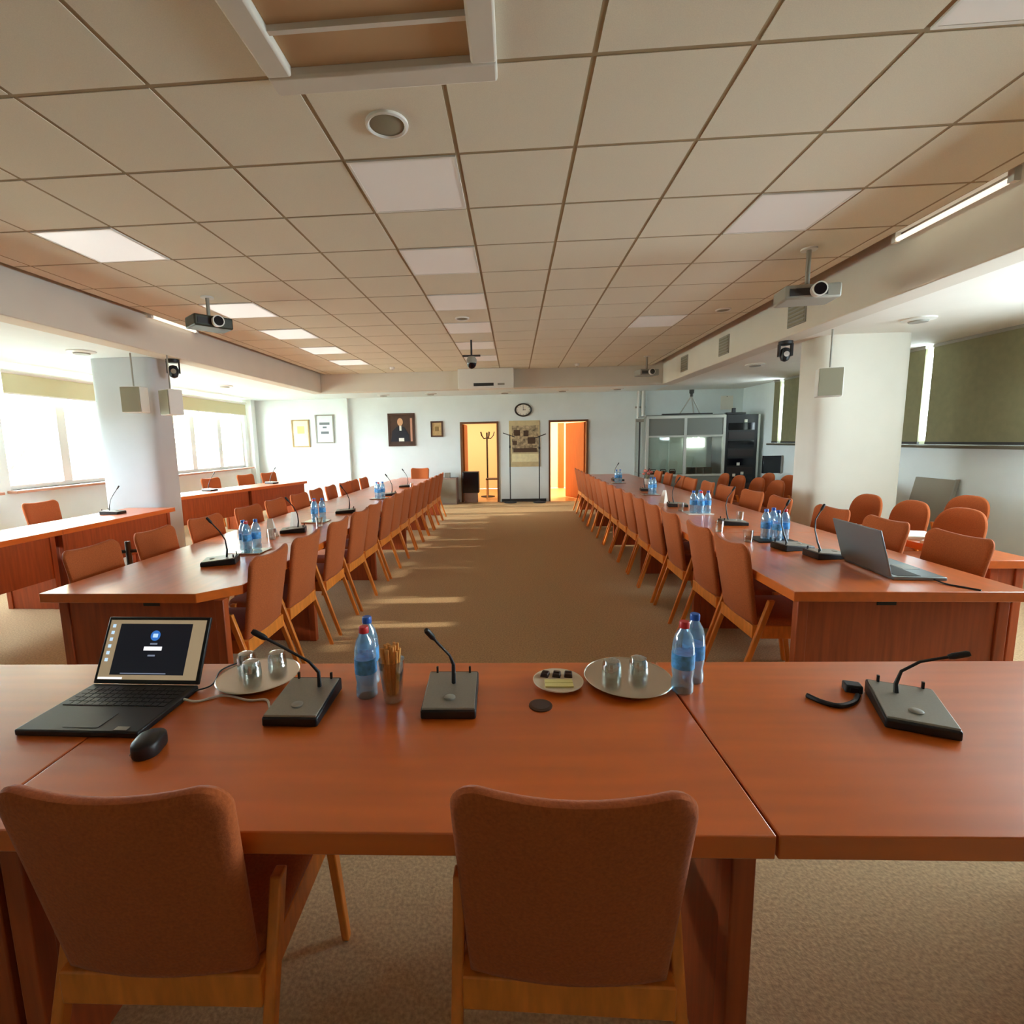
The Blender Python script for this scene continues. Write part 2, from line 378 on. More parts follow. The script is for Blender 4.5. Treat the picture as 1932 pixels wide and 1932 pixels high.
MB().box(-.19, .19, -.17, .17, .5, .53).build('tabletop', BROWNFRAME, t, bevel=.004)
for sx in (-1, 1):
    for sy in (-1, 1): MB().box(sx * .165 - .012, sx * .165 + .012, sy * .145 - .012, sy * .145 + .012, 0, .5).build('leg', ORANGEWALL, t)
t = thing('loudspeaker', 'black box loudspeaker on a low stand in the open doorway', 'loudspeaker', (-1.07, Y1 + .02, 0))
MB().box(-.2, .2, -.15, .15, .24, .76).build('cabinet', BLACK, t, bevel=.01)
MB().box(-.18, .18, -.16, -.15, .26, .74).build('grille', BLACKGLOSS, t, bevel=.004)
MB().box(-.16, .16, -.12, .12, 0, .24).build('stand', LECT, t, bevel=.004)

# ---------------------------------------------------------------- ceiling fittings
cnt = {0: 0, 1: 0}
for c, r, k in LAMPS:
    nm = ('ceiling light panel over the middle aisle, %s from the camera end', 'bright ceiling light panel near the window beam, %s from the camera end')[k]
    if c == 3: lab = 'dim ceiling light panel near the wall-side beam, %s one' % ('nearer' if r == 1 else 'farther' if r > 1 else 'overhead')
    elif r == -2: lab = 'ceiling light panel by the window beam above the camera'
    else: lab = nm % ORD[cnt[k]]; cnt[k] += 1
    t = thing('ceiling_light', lab, 'ceiling light', (GX + (c + .5) * S, GY + (r + .5) * S, ZC), 0, 'recessed ceiling light panels')
    h = .289
    MB().box(-h + .015, h - .015, -h + .015, h - .015, -.004, .012).build('diffuser', DIFFUSER_ON if k else DIFFUSER, t)
    f = MB()
    for a, b, d, e in ((-h, h, -h, -h + .015), (-h, h, h - .015, h), (-h, -h + .015, -h + .015, h - .015), (h - .015, h, -h + .015, h - .015)): f.box(a, b, d, e, -.006, .012)
    f.build('frame', WHITE, t)
# ceiling cassette air conditioner above the camera, part of it opened
t = thing('ceiling_air_conditioner', 'large white cassette unit with louvred openings set in the ceiling overhead', 'air conditioner', (-.5, 1.72, ZC))
f = MB(); W = .45
f.box(-W, W, W - .1, W, -.045, -.001); f.box(-W, W, -W, -W + .1, -.045, -.001); f.box(-W, -W + .1, -W + .1, W - .1, -.045, -.001); f.box(W - .1, W, -W + .1, W - .1, -.045, -.001)
f.build('panel', BEAM, t, bevel=.01)
for k in range(3): MB().box(-W + .1, W - .1, -W + .16 + k * .22, -W + .18 + k * .22, -.03, -.008).build('louvre', BEAM, t)
MB().box(-W + .1, W - .1, -W + .1, W - .1, -.009, -.001)  .build('intake', BOARDTAN, t)
def round_speaker(x, y, r, lab):
    t = thing('ceiling_speaker', lab, 'speaker', (x, y, ZC), 0, 'round ceiling speakers')
    MB().lathe([(r, .001), (r, -.012), (r * .9, -.016), (r * .82, -.010), (r * .82, .001)], n=32).build('rim', WHITE, t)
    MB().lathe([(r * .82, 0), (r * .82, -.008), (r * .5, -.014), (.01, -.016)], n=32).build('grille', SPKGREY, t)
round_speaker(-.572, 2.452, .098, 'large round beige ceiling speaker beside the first light panel')
round_speaker(-.605, 6.1, .085, 'round ceiling speaker further along the middle aisle panels')
round_speaker(2.45, 6.14, .085, 'round ceiling speaker near the beam with grilles')
for x, y, lab in ((-2.37, 9.75, 'small white smoke detector near the bright light panels'), (1.246, 10.0, 'small white smoke detector above the open door with orange leaf')):
    t = thing('smoke_detector', lab, 'smoke detector', (x, y, ZC)); MB().lathe([(.05, 0), (.05, -.02), (.035, -.045)], n=16).build('housing', WHITE, t)
    MB().lathe([(.02, -.045), (.02, -.05)], n=12).build('sensor', GREY, t)

def projector(loc, rz, lab, body, dx=.3, ph=.2):
    t = thing('projector', lab, 'projector', loc, rz)
    z = -ph
    MB().tube([(0, 0, z), (0, 0, 0)], .018, 10).build('pole', GREY, t)
    MB().lathe([(.06, 0), (.06, -.012)], n=16).build('ceiling_plate', WHITE, t)
    MB().box(-dx / 2, dx / 2, -.13, .13, z - .11, z).build('body', body, t, bevel=.015)
    ln = MB().tube([(.02, -.13, z - .055), (.02, -.19, z - .055)], [.05, .055], 20).build('lens', WHITE, t)
    MB().tube([(.02, -.192, z - .055), (.02, -.18, z - .055)], .045, 20).build('lens_glass', BLACKGLOSS, ln)
    MB().box(-dx / 2 + .03, dx / 2 - .1, -.134, -.129, z - .085, z - .03).build('vent', DARKGREY, t)
    return t
projector((-3.02, 4.9, ZC), .9, 'dark projector hanging from a pole under the ceiling by the window beam', mat('projector_dark', rgb(58, 60, 44), .5), .36, .2)
projector((2.36, 4.3, ZC), -.12, 'grey projector with large black lens hanging beside the beam with grilles', GREY, .4, .3)
projector((2.42, 9.34, ZC), .2, 'small projector hung at the far end before the equipment booth', GREY, .36, .24)
t = thing('dome_camera', 'dark dome camera on a pole hanging over the middle of the aisle', 'camera', (-.61, 7.4, ZC))
MB().tube([(0, 0, 0), (0, 0, -.22)], .014, 8).build('pole', BLACK, t); MB().box(-.13, .13, -.03, .03, -.235, -.215).build('bracket', DARKGREY, t)
MB().lathe([(.05, -.235), (.075, -.28), (.075, -.33)], n=20).build('housing', GREY, t)
MB().lathe([(.07, -.33), (.062, -.37), (.035, -.4), (.01, -.41)], n=20).build('dome', BLACKGLOSS, t)
def ptz(loc, rz, lab):
    t = thing('conference_camera', lab, 'camera', loc, rz)
    MB().lathe([(.075, 0), (.075, -.035), (.05, -.045)], n=20).build('base', BLACK, t)
    MB().box(-.075, -.055, -.03, .03, -.17, -.03).build('arm', BLACK, t); MB().box(.055, .075, -.03, .03, -.17, -.03).build('arm', BLACK, t)
    h = MB().lathe([(.01, -.23), (.04, -.215), (.056, -.17), (.056, -.12), (.04, -.08), (.01, -.07)], n=20).build('head', BLACK, t)
    MB().tube([(0, -.06, -.15), (0, -.04, -.15)], .03, 16).build('lens', CHROME, h)
ptz((-4.25, 6.05, 2.585), .6, 'black pan camera under the window side beam by the column'); ptz((3.18, 6.15, 2.585), -.2, 'black pan camera under the beam beside the white column')
def wall_speaker(loc, rz, lab, rod):
    t = thing('wall_speaker', lab, 'speaker', loc, rz)
    MB().box(-.115, .115, -.06, .10, -.15, .15).build('cabinet', WHITE, t, bevel=.008)
    MB().box(-.108, .108, -.068, -.058, -.143, .143).build('grille', SPKGREY, t, bevel=.003)
    MB().tube([(0, .02, .15), (0, .02, rod)], .009, 8).build('hanger', GREY, t)
wall_speaker((-4.47, 5.62, 2.06), .12, 'grey box speaker hung in front of the column by the windows', .54)
wall_speaker((-4.12, 5.74, 2.03), -.5, 'beige box speaker beside the column corner, turned to the aisle', .555)
wall_speaker((3.37, 5.6, 2.05), -.35, 'olive grey box speaker hung before the white column', .55)
for y, lab in ((5.7, 'square vent grille on the beam, one closest to the hanging projector'), (7.55, 'square vent grille on the beam, the middle one of three'), (9.22, 'square vent grille on the beam, one closest to the back wall')):
    t = thing('vent_grille', lab, 'vent', (3.05, y, 2.8), 0, 'vent grilles on the beam')
    MB().box(-.012, 0, -.17, .17, -.13, .13).build('frame', GREY, t)
    b = MB()
    for k in range(6): b.box(-.018, -.010, -.15, .15, -.115 + k * .04, -.095 + k * .04)
    b.build('slats', SPKGREY, t)
def diffuser(x, y, lab, r=.17):
    t = thing('ceiling_diffuser', lab, 'vent', (x, y, ZL), 0, 'round air diffusers in the low ceiling')
    MB().lathe([(r, 0), (r, -.012), (r * .7, -.022)], n=24).build('outer_ring', WHITE, t)
    MB().lathe([(r * .6, -.02), (r * .55, -.034), (.01, -.036)], n=24).build('inner_disc', GREY, t)
for x, y, lab in ((-4.9, 5.45, 'round air diffuser in front of the column by the windows'), (3.95, 5.25, 'round air diffuser in front of the white column'), (3.75, 8.1, 'round air diffuser above the rows of spare chairs'), (-5.3, 8.9, 'round air diffuser before the window by the back wall'), (-3.0, 11.4, 'round air diffuser above the framed certificates and portrait'), (-.2, 11.5, 'round air diffuser above the wall clock'), (1.1, 11.4, 'round air diffuser over the open door with orange leaf'), (-1.9, 11.4, 'round air diffuser above the small framed picture'), (2.3, 11.3, 'round air diffuser beside the equipment booth')):
    diffuser(x, y, lab, .14)
t = thing('duct_unit', 'white boxed air unit projecting from the far beam', 'air conditioner', (-.56, CYF - .001, 2.56))
MB().box(-.57, .57, -.3, 0, 0, .4).build('housing', WHITE, t, bevel=.01)
v = MB().box(-.25, .16, -.31, -.298, .05, .11).build('vent_slot', DARKGREY, t)
MB().box(.24, .38, -.31, -.298, .06, .10).build('display', GREY, t)
for x, y0, y1, lab in ((-4.07, 5.5, 6.3, 'white tube lamp in the gap beside the window side beam'), (2.94, 3.3, 4.2, 'white tube lamp in the gap by the beam with grilles')):
    t = thing('tube_lamp', lab, 'lamp', (x, (y0 + y1) / 2, ZC + .0)); L = (y1 - y0) / 2
    MB().tube([(0, -L, 0), (0, L, 0)], .018, 10).build('tube', mat('tube_glow', rgb(255, 245, 225), .5, emit=.12), t)
    for s in (-1, 1): MB().box(-.02, .02, s * L - .02, s * L + .02, -.02, .06).build('holder', WHITE, t)
    MB().box(-.03, .03, -L, L, .05, .34).build('batten', WHITE, t)

# ---------------------------------------------------------------- back wall things
def frame(name, lab, cat, x0, x1, z0, z1, fm, cm, t_=.03, mount=None, grp=None):
    t = thing(name, lab, cat, ((x0 + x1) / 2, Y1 - .002, (z0 + z1) / 2), 0, grp)
    a, b = (x1 - x0) / 2, (z1 - z0) / 2
    f = MB(); f.box(-a, a, -.03, 0, b - t_, b); f.box(-a, a, -.03, 0, -b, -b + t_); f.box(-a, -a + t_, -.03, 0, -b + t_, b - t_); f.box(a - t_, a, -.03, 0, -b + t_, b - t_)
    f.build('frame', fm, t)
    c = MB().box(-a + t_, a - t_, -.016, -.004, -b + t_, b - t_).build('picture', cm, t)
    return t, c, a, b
def slab(par, name, m, x0, x1, z0, z1, y=-.018): return MB().box(x0, x1, y, y + .003, z0, z1).build(name, m, par)
t, c, a, b = frame('framed_certificate', 'gold framed yellowish certificate on the bluish wall', 'picture', -5.53, -5.08, 1.43, 2.11, GOLD, CREAM)
slab(c, 'print', mat('certificate_print', rgb(214, 192, 120), .8), -.08, .1, .0, .18)
t, c, a, b = frame('framed_print', 'silver framed pale print with grey marks beside the yellowish certificate', 'picture', -4.92, -4.45, 1.52, 2.22, GREY, BLUEPRINT)
slab(c, 'print', INK, -.13, .13, .1, .16); slab(c, 'print', INK, -.1, .1, -.12, -.06); slab(c, 'print', INK, -.05, .05, .02, .06)
t, c, a, b = frame('portrait_painting', 'large dark portrait of a seated man in a dark suit', 'painting', -3.09, -2.42, 1.41, 2.21, BROWNFRAME, CANVAS, .045)
MB().lathe([(.07, 0), (.07, .004)], n=20, sy=1.35).xf(Matrix.Translation((-.03, -.019, .19)) @ Matrix.Rotation(PI / 2, 4, 'X')).build('face', SKIN, c)
MB().prism([(-.27, -.285), (.2, -.285), (.18, -.12), (.07, .07), (-.11, .08), (-.23, -.03)], 0, .004).xf(Matrix.Translation((0, -.0175, 0)) @ Matrix.Rotation(PI / 2, 4, 'X')).build('suit', SUIT, c)
slab(c, 'shirt', PAPER, -.05, .0, -.02, .1, -.025); slab(c, 'paper_sheet', PAPER, -.07, .06, -.28, -.2, -.026); slab(c, 'curtain', SILLWOOD,   .22, .27, -.285, .28, -.02)
t, c, a, b = frame('framed_picture', 'small brown framed tan picture between the portrait and the doorway', 'picture', -2.03, -1.73, 1.62, 2.0, BROWNFRAME, mat('tan_print', rgb(196, 164, 112), .8, noise=.3, scale=20), .035)
slab(c, 'print', GOLD, -.05, .05, -.05, .06)
t = thing('notice_board', 'tall beige board of brownish pictures under the wall clock', 'board', (.25, Y1 - .002, 1.41))
MB().box(-.37, .37, -.02, 0, -.55, .56).build('board', BEIGEBOARD, t, bevel=.003)
slab(t, 'photo_collage', BOARDPIC, -.3, .34, -.2, .44, -.023)
for x0, x1, z0, z1 in ((-.25, -.1, .2, .34), (-.02, .1, .18, .32), (.08, .26, .0, .16), (-.27, .3, -.2, -.1), (-.28, -.18, -.02, .08)): slab(t, 'photo', BROWNPRINT, x0, x1, z0, z1, -.026)
slab(t, 'caption_strip', CREAM, -.3, .34, -.43, -.24, -.023)
t = thing('wall_clock', 'oval dark rimmed wall clock with pale face above the board', 'clock', (.228, Y1 - .002, 2.222))
RX = Matrix.Rotation(PI / 2, 4, 'X')
MB().lathe([(.21, 0), (.21, .035), (.19, .045), (.165, .03), (.165, .0)], n=40, sy=.76).xf(RX).build('rim', CLOCKRIM, t)
fc = MB().lathe([(.17, .0), (.17, .026)], n=40, sy=.76).xf(RX).build('face', PAPER, t)
MB().box(-.005, .005, -.034, -.03, -.01, .085).build('minute_hand', BLACK, fc); MB().box(-.01, .06, -.034, -.03, -.006, .006).build('hour_hand', BLACK, fc)
mk = MB()
for k in range(12):
    a_ = k * PI / 6; mk.box(.145 * math.cos(a_) - .007, .145 * math.cos(a_) + .007, -.031, -.027, .11 * math.sin(a_) - .007, .11 * math.sin(a_) + .007)
mk.build('hour_marks', BLACK, fc)
def mic_stand(x, y, h, lab, sgn):
    t = thing('microphone_stand', lab, 'stand', (x, y, 0), 0, 'microphone stands under the board')
    MB().lathe([(.15, 0), (.15, .015), (.02, .04)], n=24).build('base', BLACK, t)
    MB().tube([(0, 0, .03), (0, 0, h)], .013, 10).build('pole', BLACK, t)
    MB().tube([(-.16 * sgn, 0, h + .04), (0, 0, h - .02), (.12 * sgn, 0, h - .06)], .01, 8).build('boom', BLACK, t)
    MB().lathe([(.022, h - .32), (.022, h - .26)], n=10).build('clutch', BLACK, t)
mic_stand(-.1, 11.83, 1.64, 'black microphone stand on the portrait side of the board', 1); mic_stand(.6, 11.83, 1.6, 'black microphone stand on the booth side of the board', -1)
t = thing('low_cabinet', 'taupe cabinet standing against the back wall beside the first doorway', 'cabinet', (-1.62, 11.82, 0))
MB().box(-.22, .24, -.2, .2, 0, .63).build('body', LECT, t, bevel=.005); MB().box(-.24, -.22, -.21, -.19, .02, .6).build('edge', BLACK, t); MB().box(-.2, .22, -.208, -.2, .03, .6).build('door', TAUPE, t)
MB().box(-.06, .06, -.1, .1, .63, .75).build('top_box', GREY, t)
t = thing('far_table', 'small reddish table standing by the taupe cabinet at the far end', 'table', (-2.35, 11.75, 0))
MB().box(-.45, .45, -.22, .22, .6, .64).build('tabletop', WOOD, t)
for s in (-1, 1): MB().box(s * .42 - .015, s * .42 + .015, -.2, .2, 0, .6).build('side_panel', WOOD_DARK, t)

# ---------------------------------------------------------------- interpreter booth, rack
t = thing('interpreter_booth', 'aluminium framed interpreter booth with glass front in the far corner', 'booth', (3.68, 10.9, 0))
bw = .83
def fr(par, x0, x1, z0, z1, y=0): MB().box(x0, x1, y, y + .05, z0, z1).build('frame_bar', ALU, par)
for x in (-bw, -.03, bw - .05): fr(t, x, x + .055, 0, 1.95)
fr(t, -bw, bw, 1.9, 1.955, -.006); fr(t, -bw, bw, 1.5, 1.54, -.004); fr(t, -bw, bw, .66, .7, -.004)
PNL = mat('booth_panel', rgb(128, 132, 126), .6)
for x0, x1 in ((-bw + .055, -.03), (.025, bw - .05)):
    MB().box(x0, x1, .015, .035, 1.54, 1.9).build('upper_panel', PNL, t); MB().box(x0, x1, .015, .035, 0, .66).build('lower_panel', PNL, t)
    MB().box(x0, x1, .02, .026, .7, 1.5).build('glass_pane', BOOTHGLASS, t)
MB().box(-bw, -bw + .03, .05, 1.0, 0, .7).build('side_wall', PNL, t); MB().box(-bw + .01, -bw + .02, .05, 1.0, .7, 1.95).build('side_glass', BOOTHGLASS, t); MB().box(-bw, -bw + .04, .96, 1.0, .7, 1.95).build('corner_post', ALU, t)
MB().box(-bw, bw, .05, .75, 1.95, 1.98).build('roof', PNL, t)
MB().box(-bw + .06, bw - .06, .06, .42, .66, .69).build('desk', TAUPE, t)
MB().box(-.03, bw, 1.0, 1.03, .02, 1.7).build('rear_panel', mat('white_panel', rgb(240, 246, 240), .6), t)
MB().box(.32, .76, .95, 1.0, 1.26, 1.46).build('added_glow_box', mat('added_glow', rgb(245, 250, 240), .5, emit=.4, ecol=(.95, 1, .93, 1)), t)  # added glowing box, not a known lamp; brightens the view behind the glass
for k, x in enumerate((-.62, -.4, -.2)):
    q = thing('headset', 'dark reddish headset on the booth desk, %s one' % ('outer', 'middle', 'inner')[k], 'headset', (3.68 + x, 11.07, .69), 0, 'headsets on the booth desk')
    MB().lathe([(.07, 0), (.07, .05), (.04, .08)], n=12).build('ear_cup', BROWNFRAME, q); MB().tube([(-.07, 0, .04), (-.05, 0, .11), (.05, 0, .11), (.07, 0, .04)], .01, 6).build('headband', BLACK, q)
for k, x in enumerate((.2, .38, .56)):
    q = thing('interpreter_console', 'dark brown console behind the booth glass, the one %s' % ('closest to the middle bar', 'centre', 'closest to the rack')[k], 'console', (3.68 + x, 11.09, .69), 0, 'consoles on the booth desk')
    MB().box(-.08, .08, -.05, .05, 0, .15).build('body', BROWNFRAME, q, bevel=.008); MB().box(-.06, .06, -.055, -.05, .05, .12).build('panel', DARKGREY, q)
t = thing('equipment_rack', 'tall black equipment rack beside the interpreter booth', 'rack', (4.88, 11.0, 0))
MB().box(-.34, .34, 0, .7, 0, 1.96).build('cabinet', BLACK, t, bevel=.006)
for k in range(8): MB().box(-.27, .27, -.012, 0, .3 + k * .19, .45 + k * .19).build('rack_unit', BLACKGLOSS if k % 2 else mat('rack_face', rgb(44, 30, 28), .5), t)
for x, z in ((.08, 1.82), (-.04, .9), (.05, .7), (-.12, .66)): MB().box(x - .03, x + .03, -.018, -.011, z - .03, z + .03).build('label_plate', PAPER, t)
MB().box(.34, .38, -.01, .7, 0, 1.96).build('side_profile', ALU, t)
t = thing('camera_tripod', 'pale tripod standing on the roof of the booth', 'tripod', (3.92, 11.32, 1.98))
for a_ in (0, 2.1, 4.2): MB().tube([(0, 0, .42), (.26 * math.cos(a_ + .4), .26 * math.sin(a_ + .4), .016)], .014, 8).build('leg', ALU, t)
MB().lathe([(.03, .4), (.03, .46), (.05, .48), (.05, .55)], n=12).build('head', DARKGREY, t)
t = thing('cable_tray', 'dark coil of cables and boxes lying on top of the booth', 'cable', (3.75, 10.99, 1.98))
MB().box(-.55, .5, -.035, .035, 0, .025).build('cable_run', BLACK, t)
t = thing('desk_phone', 'black box with handle lying on top of the rack', 'box', (4.78, 11.12, 1.96)); MB().box(-.2, .2, -.08, .08, 0, .05).build('body', BLACK, t, bevel=.01); MB().box(-.06, 0, -.03, .03, .05, .14).build('grip', BLACK, t)
for k, x in enumerate((2.93, 3.05)):
    t = thing('wall_pipe', 'pale vertical pipe above the booth, %s one' % ('thinner outer', 'inner')[k], 'pipe', (x, Y1 - .06, 0), 0, 'vertical pipes behind the booth'); MB().tube([(0, 0, 0), (0, 0, ZL)], (.03, .045)[k], 12).build('pipe', WHITE, t)
    MB().box(-.05, .05, 0, .06, 2.2, 2.24).build('bracket', GREY, t)
t = thing('floor_stand', 'thin dark stand between the tables and the booth', 'stand', (2.72, 10.95, 0))
MB().tube([(0, 0, .02), (0, 0, 1.86)], .016, 10).build('pole', DARKGREY, t); MB().lathe([(.17, 0), (.17, .02), (.02, .03)], n=20).build('base', DARKGREY, t); MB().box(-.08, .08, -.02, .02, 1.84, 1.9).build('clamp', GREY, t)
t = thing('wall_panel', 'white sheet of paper pinned on the back wall above the rack', 'paper', (4.98, Y1 - .003, 2.28)); MB().box(-.14, .14, -.006, 0, -.16, .16).build('sheet', PAPER, t); MB().box(-.01, .01, -.012, -.006, .13, .15).build('pin', GREY, t)
t = thing('black_monitor', 'black monitor standing low beside the rack', 'monitor', (5.13, 10.15, 0)); MB().box(-.17, .17, 0, .06, .75, 1.1).build('screen', BLACKGLOSS, t, bevel=.006); MB().box(-.03, .03, .02, .05, .03, .75).build('stand', BLACK, t); MB().box(-.15, .15, -.1, .12, 0, .03).build('foot', BLACK, t)
t = thing('leaning_board', 'taupe board leaning on the wall under the olive blinds', 'board', (5.18, 6.55, 0)); MB().hull8([(-.05, -.3, 0), (-.02, -.3, 0), (-.02, .3, 0), (-.05, .3, 0)], [(.13, -.3, .92), (.16, -.3, .92), (.16, .3, .92), (.13, .3, .92)]).build('panel', TAUPE, t); MB().hull8([(-.06, -.32, 0), (-.02, -.32, 0), (-.02, -.3, 0), (-.06, -.3, 0)], [(.12, -.32, .93), (.16, -.32, .93), (.16, -.3, .93), (.12, -.3, .93)]).build('edge', GREY, t)

# ---------------------------------------------------------------- tables
def table(lab, loc, rz, L, W, chamfer=None, ends=(1, 1), grp=None, notch=False, z=.75, posts=True, modesty=None, inset=.1, name='conference_table', span=None):
    """local x = length, y = width, origin at floor centre"""
    t = thing(name, lab, 'table', loc, rz, grp)
    a, b = L / 2 - .0006, W / 2
    pts = [(-a, -b), (a, -b), (a, b), (-a, b)]
    if chamfer:
        ci, cl = chamfer; out = []
        for i, p in enumerate(pts):
            if i == ci:
                q0, q1 = pts[i - 1], pts[(i + 1) % 4]
                for q in (q0, q1):
                    d = math.dist(p, q); out.append((p[0] + (q[0] - p[0]) * cl / d, p[1] + (q[1] - p[1]) * cl / d))
            else: out.append(p)
        pts = out
    MB().prism(pts, z - .05, z).build('tabletop', WOOD, t, bevel=.003)
    for s, on in zip((-1, 1), ends):
        if not on: continue
        x = s * (a - inset)
        sp = span if span and not (notch and s < 0) else (-b + .1, b - .1)
        MB().box(x - .014, x + .014, sp[0], sp[1], 0, z - .05).build('end_panel', WOOD_DARK, t, bevel=.003)
        if posts:
            for q in (-1, 1):
              if abs((sp[0], sp[1])[q > 0]) > b - .12: MB().box(x - .024, x + .024, q * (b - .075) - .025, q * (b - .075) + .025, 0, z - .05).build('leg', WOOD_DARK, t, bevel=.004)
        if notch and s < 0: MB().box(x + s * .0145, x + s * .018, notch - .045, notch + .045, z - .085, z - .052).build('hand_slot', BLACK, t)
    if modesty is not None:
        MB().box(-a + inset, a - inset, modesty - .01, modesty + .01, .3, z - .05).build('modesty_panel', WOOD_DARK, t)
    return t
R2 = math.radians(1.9)
def near_pt(u):   # point u metres along the near table from its seam
    return (.478 + u * math.cos(R2), 1.235 + u * math.sin(R2), 0)
NW = .735
for u, lab in ((-.802, 'reddish wooden front table with the two bottles and microphone units, before the nearest chair'), (.802, 'reddish wooden front table holding the single microphone unit past the seam'), (-2.406, 'reddish wooden front table at the window end beyond the open laptop')):
    table(lab, near_pt(u), R2, 1.6, NW, grp='front tables in a row', inset=.03, ends=(0, 1) if u > 0 else (1, 1))
LY = [2.33, 3.6, 5.25, 6.78, 8.3, 10.0]; RY_ = [2.38, 3.9, 5.506, 7.026, 8.55, 10.6]
for i in range(5):
    l = LY[i + 1] - LY[i]
    table('long wooden table on the window side of the aisle, %s unit from the camera' % ORD[i], (-1.99, (LY[i] + LY[i + 1]) / 2, 0), PI / 2, l - .001, 1.02, chamfer=(0, .16) if i == 0 else None, grp='window side row of joined tables', notch=-.06 if i == 0 else None, ends=(i == 0, 1), inset=.075, span=(-.41, .17))
    l = RY_[i + 1] - RY_[i]
    table('long wooden table on the booth side of the aisle, %s unit from the camera' % ORD[i], (1.343 + .54, (RY_[i] + RY_[i + 1]) / 2, 0), PI / 2, l - .001, 1.08, grp='booth side row of joined tables', notch=.07 if i == 0 else None, ends=(i == 0, 1), inset=.075, span=(-.2, .44))
for i in range(2):
    table('second row wooden table in front of the window side column, %s one' % ('nearer', 'farther')[i], (-4.56, 3.0 + 1.55 * i + .5, 0), PI / 2, 1.548, .62, grp='second row tables by the column', modesty=-.24, inset=.06)
d = Vector((-4.27 + 5.05, 9.86 - 6.95)); dl = d.length; d.normalize(); nrm = Vector((-d.y, d.x))
for i in range(2):
    c = Vector((-5.05, 6.95)) + d * (dl * (.25 + .5 * i)) + nrm * .31
    table('slanting wooden table below the far windows, %s one' % ('nearer', 'farther')[i], (c.x, c.y, 0), math.atan2(d.y, d.x), dl / 2 - .002, .6, grp='slanting tables below the windows', modesty=-.24, inset=.06)
table('narrow side table behind the booth side chairs holding papers and cups', (3.02, 3.75, 0), PI / 2, 1.3, .3, z=.72, inset=.06, name='side_table')

# ---------------------------------------------------------------- chairs
def make_chair(name, lab, rounded=False):
    t = thing(name, lab, 'chair')
    # backrest outline in (x, z)
    zt, zb = .90, .43
    if rounded:
        pts = [(.19, zb)] + [(.215, .6)] + [(.215 * math.cos(a_ * PI / 20) ** .7 if a_ < 10 else 0, .68 + .2 * math.sin(a_ * PI / 20) ** .8) for a_ in range(0, 11)]
        pts = [p for p in pts]; pts = pts + [(-x, z) for x, z in reversed(pts[:-1])]
    else:
        pts = [(.198, zb), (.207, .6), (.217, .80)]
        r = .05
        pts += [(.219 - r + r * math.cos(a_), zt - r + r * math.sin(a_)) for a_ in [PI / 2 * k / 6 for k in range(7)]]
        pts += [(.219 * u, zt - .013 * (1 - (u / .77) ** 2)) for u in (.6, .4, .2, 0)]
        pts = pts + [(-x, z) for x, z in reversed(pts[:-1])]
    pts = densify(pts, .045)
    def fb(x, z, o):
        v = (z - zb) / (zt - zb)
        return (x, -.185 - .085 * v - .02 * math.sin(v * PI) * 0 - .028 * (1 - (x / .22) ** 2) + .012 + o, z)
    MB().pillow(pts, fb, .036, (0, .66)).build('backrest', FABRIC, t)
    so = densify(rrect(.43, .42, .06), .05)
    MB().pillow(so, lambda x, y, o: (x, y + .025, .452 + o + .006 * (1 - (x / .22) ** 2)), .055).build('seat', FABRIC, t)
    # seat frame: one rectangular ring
    o_, i_ = (.212, -.205, .225), (.19, -.185, .205); z0, z1 = .355, .432
    ring = []
    for (hx, ya, yb) in (o_, i_):
        for z in (z0, z1): ring += [(-hx, ya, z), (hx, ya, z), (hx, yb, z), (-hx, yb, z)]
    fs = []
    for k in range(4):
        n_ = (k + 1) % 4
        fs += [(k, n_, 4 + n_, 4 + k), (8 + n_, 8 + k, 12 + k, 12 + n_), (4 + k, 4 + n_, 12 + n_, 12 + k), (n_, k, 8 + k, 8 + n_)]
    MB().add(ring, fs).build('seat_frame', CHAIRWOOD, t, bevel=.004)
    for s in (-1, 1):
        MB().bar((s * .226, -.30, 0), (s * .222, -.115, .585), .022, .026, .026, .034).build('rear_leg', CHAIRWOOD, t, bevel=.004)
        MB().bar((s * .226, .25, 0), (s * .222, .17, .47), .022, .026, .026, .034).build('front_leg', CHAIRWOOD, t, bevel=.004)
    return t
FR = PI / 2
proto = make_chair('upholstered_chair', 'brown upholstered chair in the middle of the front table, back to the camera')
proto.location = (.096, 1.05, 0)
dup(proto, 'brown upholstered chair turned slightly at the laptop end of the front table', (-.745, 1.024, 0), math.radians(1.9), None)
G = {}
RC = [2.97, 3.48, 4.13, 4.66, 5.16, 5.70, 6.19, 6.68, 7.22, 7.71, 8.20, 8.75, 9.24, 9.73, 10.22]
LC = [2.70, 3.22, 3.84, 4.40, 4.90, 5.44, 5.93, 6.42, 6.97, 7.46, 7.95, 8.49, 8.98, 9.47]
RO = [3.06, 3.64, 4.24, 5.01, 5.61, 6.23, 6.85, 7.47, 8.02, 8.6, 9.2]
LO = [2.88, 3.45, 4.04, 4.71, 5.32, 5.9, 6.5, 7.01, 7.54, 8.03, 8.55]
rj = random.Random(3)
j = lambda s: rj.uniform(-s, s)
for i, y in enumerate(RC): dup(proto, 'brown chair backing onto the aisle, booth side, %s from the camera' % ORD[i], (1.546 + j(.006), y, 0), -FR + j(.02), 'aisle chairs on the booth side')
for i, y in enumerate(LC): dup(proto, 'brown chair backing onto the aisle, window side, %s from the camera' % ORD[i], (-1.683 + j(.006), y, 0), FR + j(.02), 'aisle chairs on the window side')
for i, y in enumerate(RO): dup(proto, 'brown outer chair facing the aisle, booth side, %s from the camera' % ORD[i], (2.38 + j(.02), y, 0), FR + j(.06), 'outer chairs on the booth side')
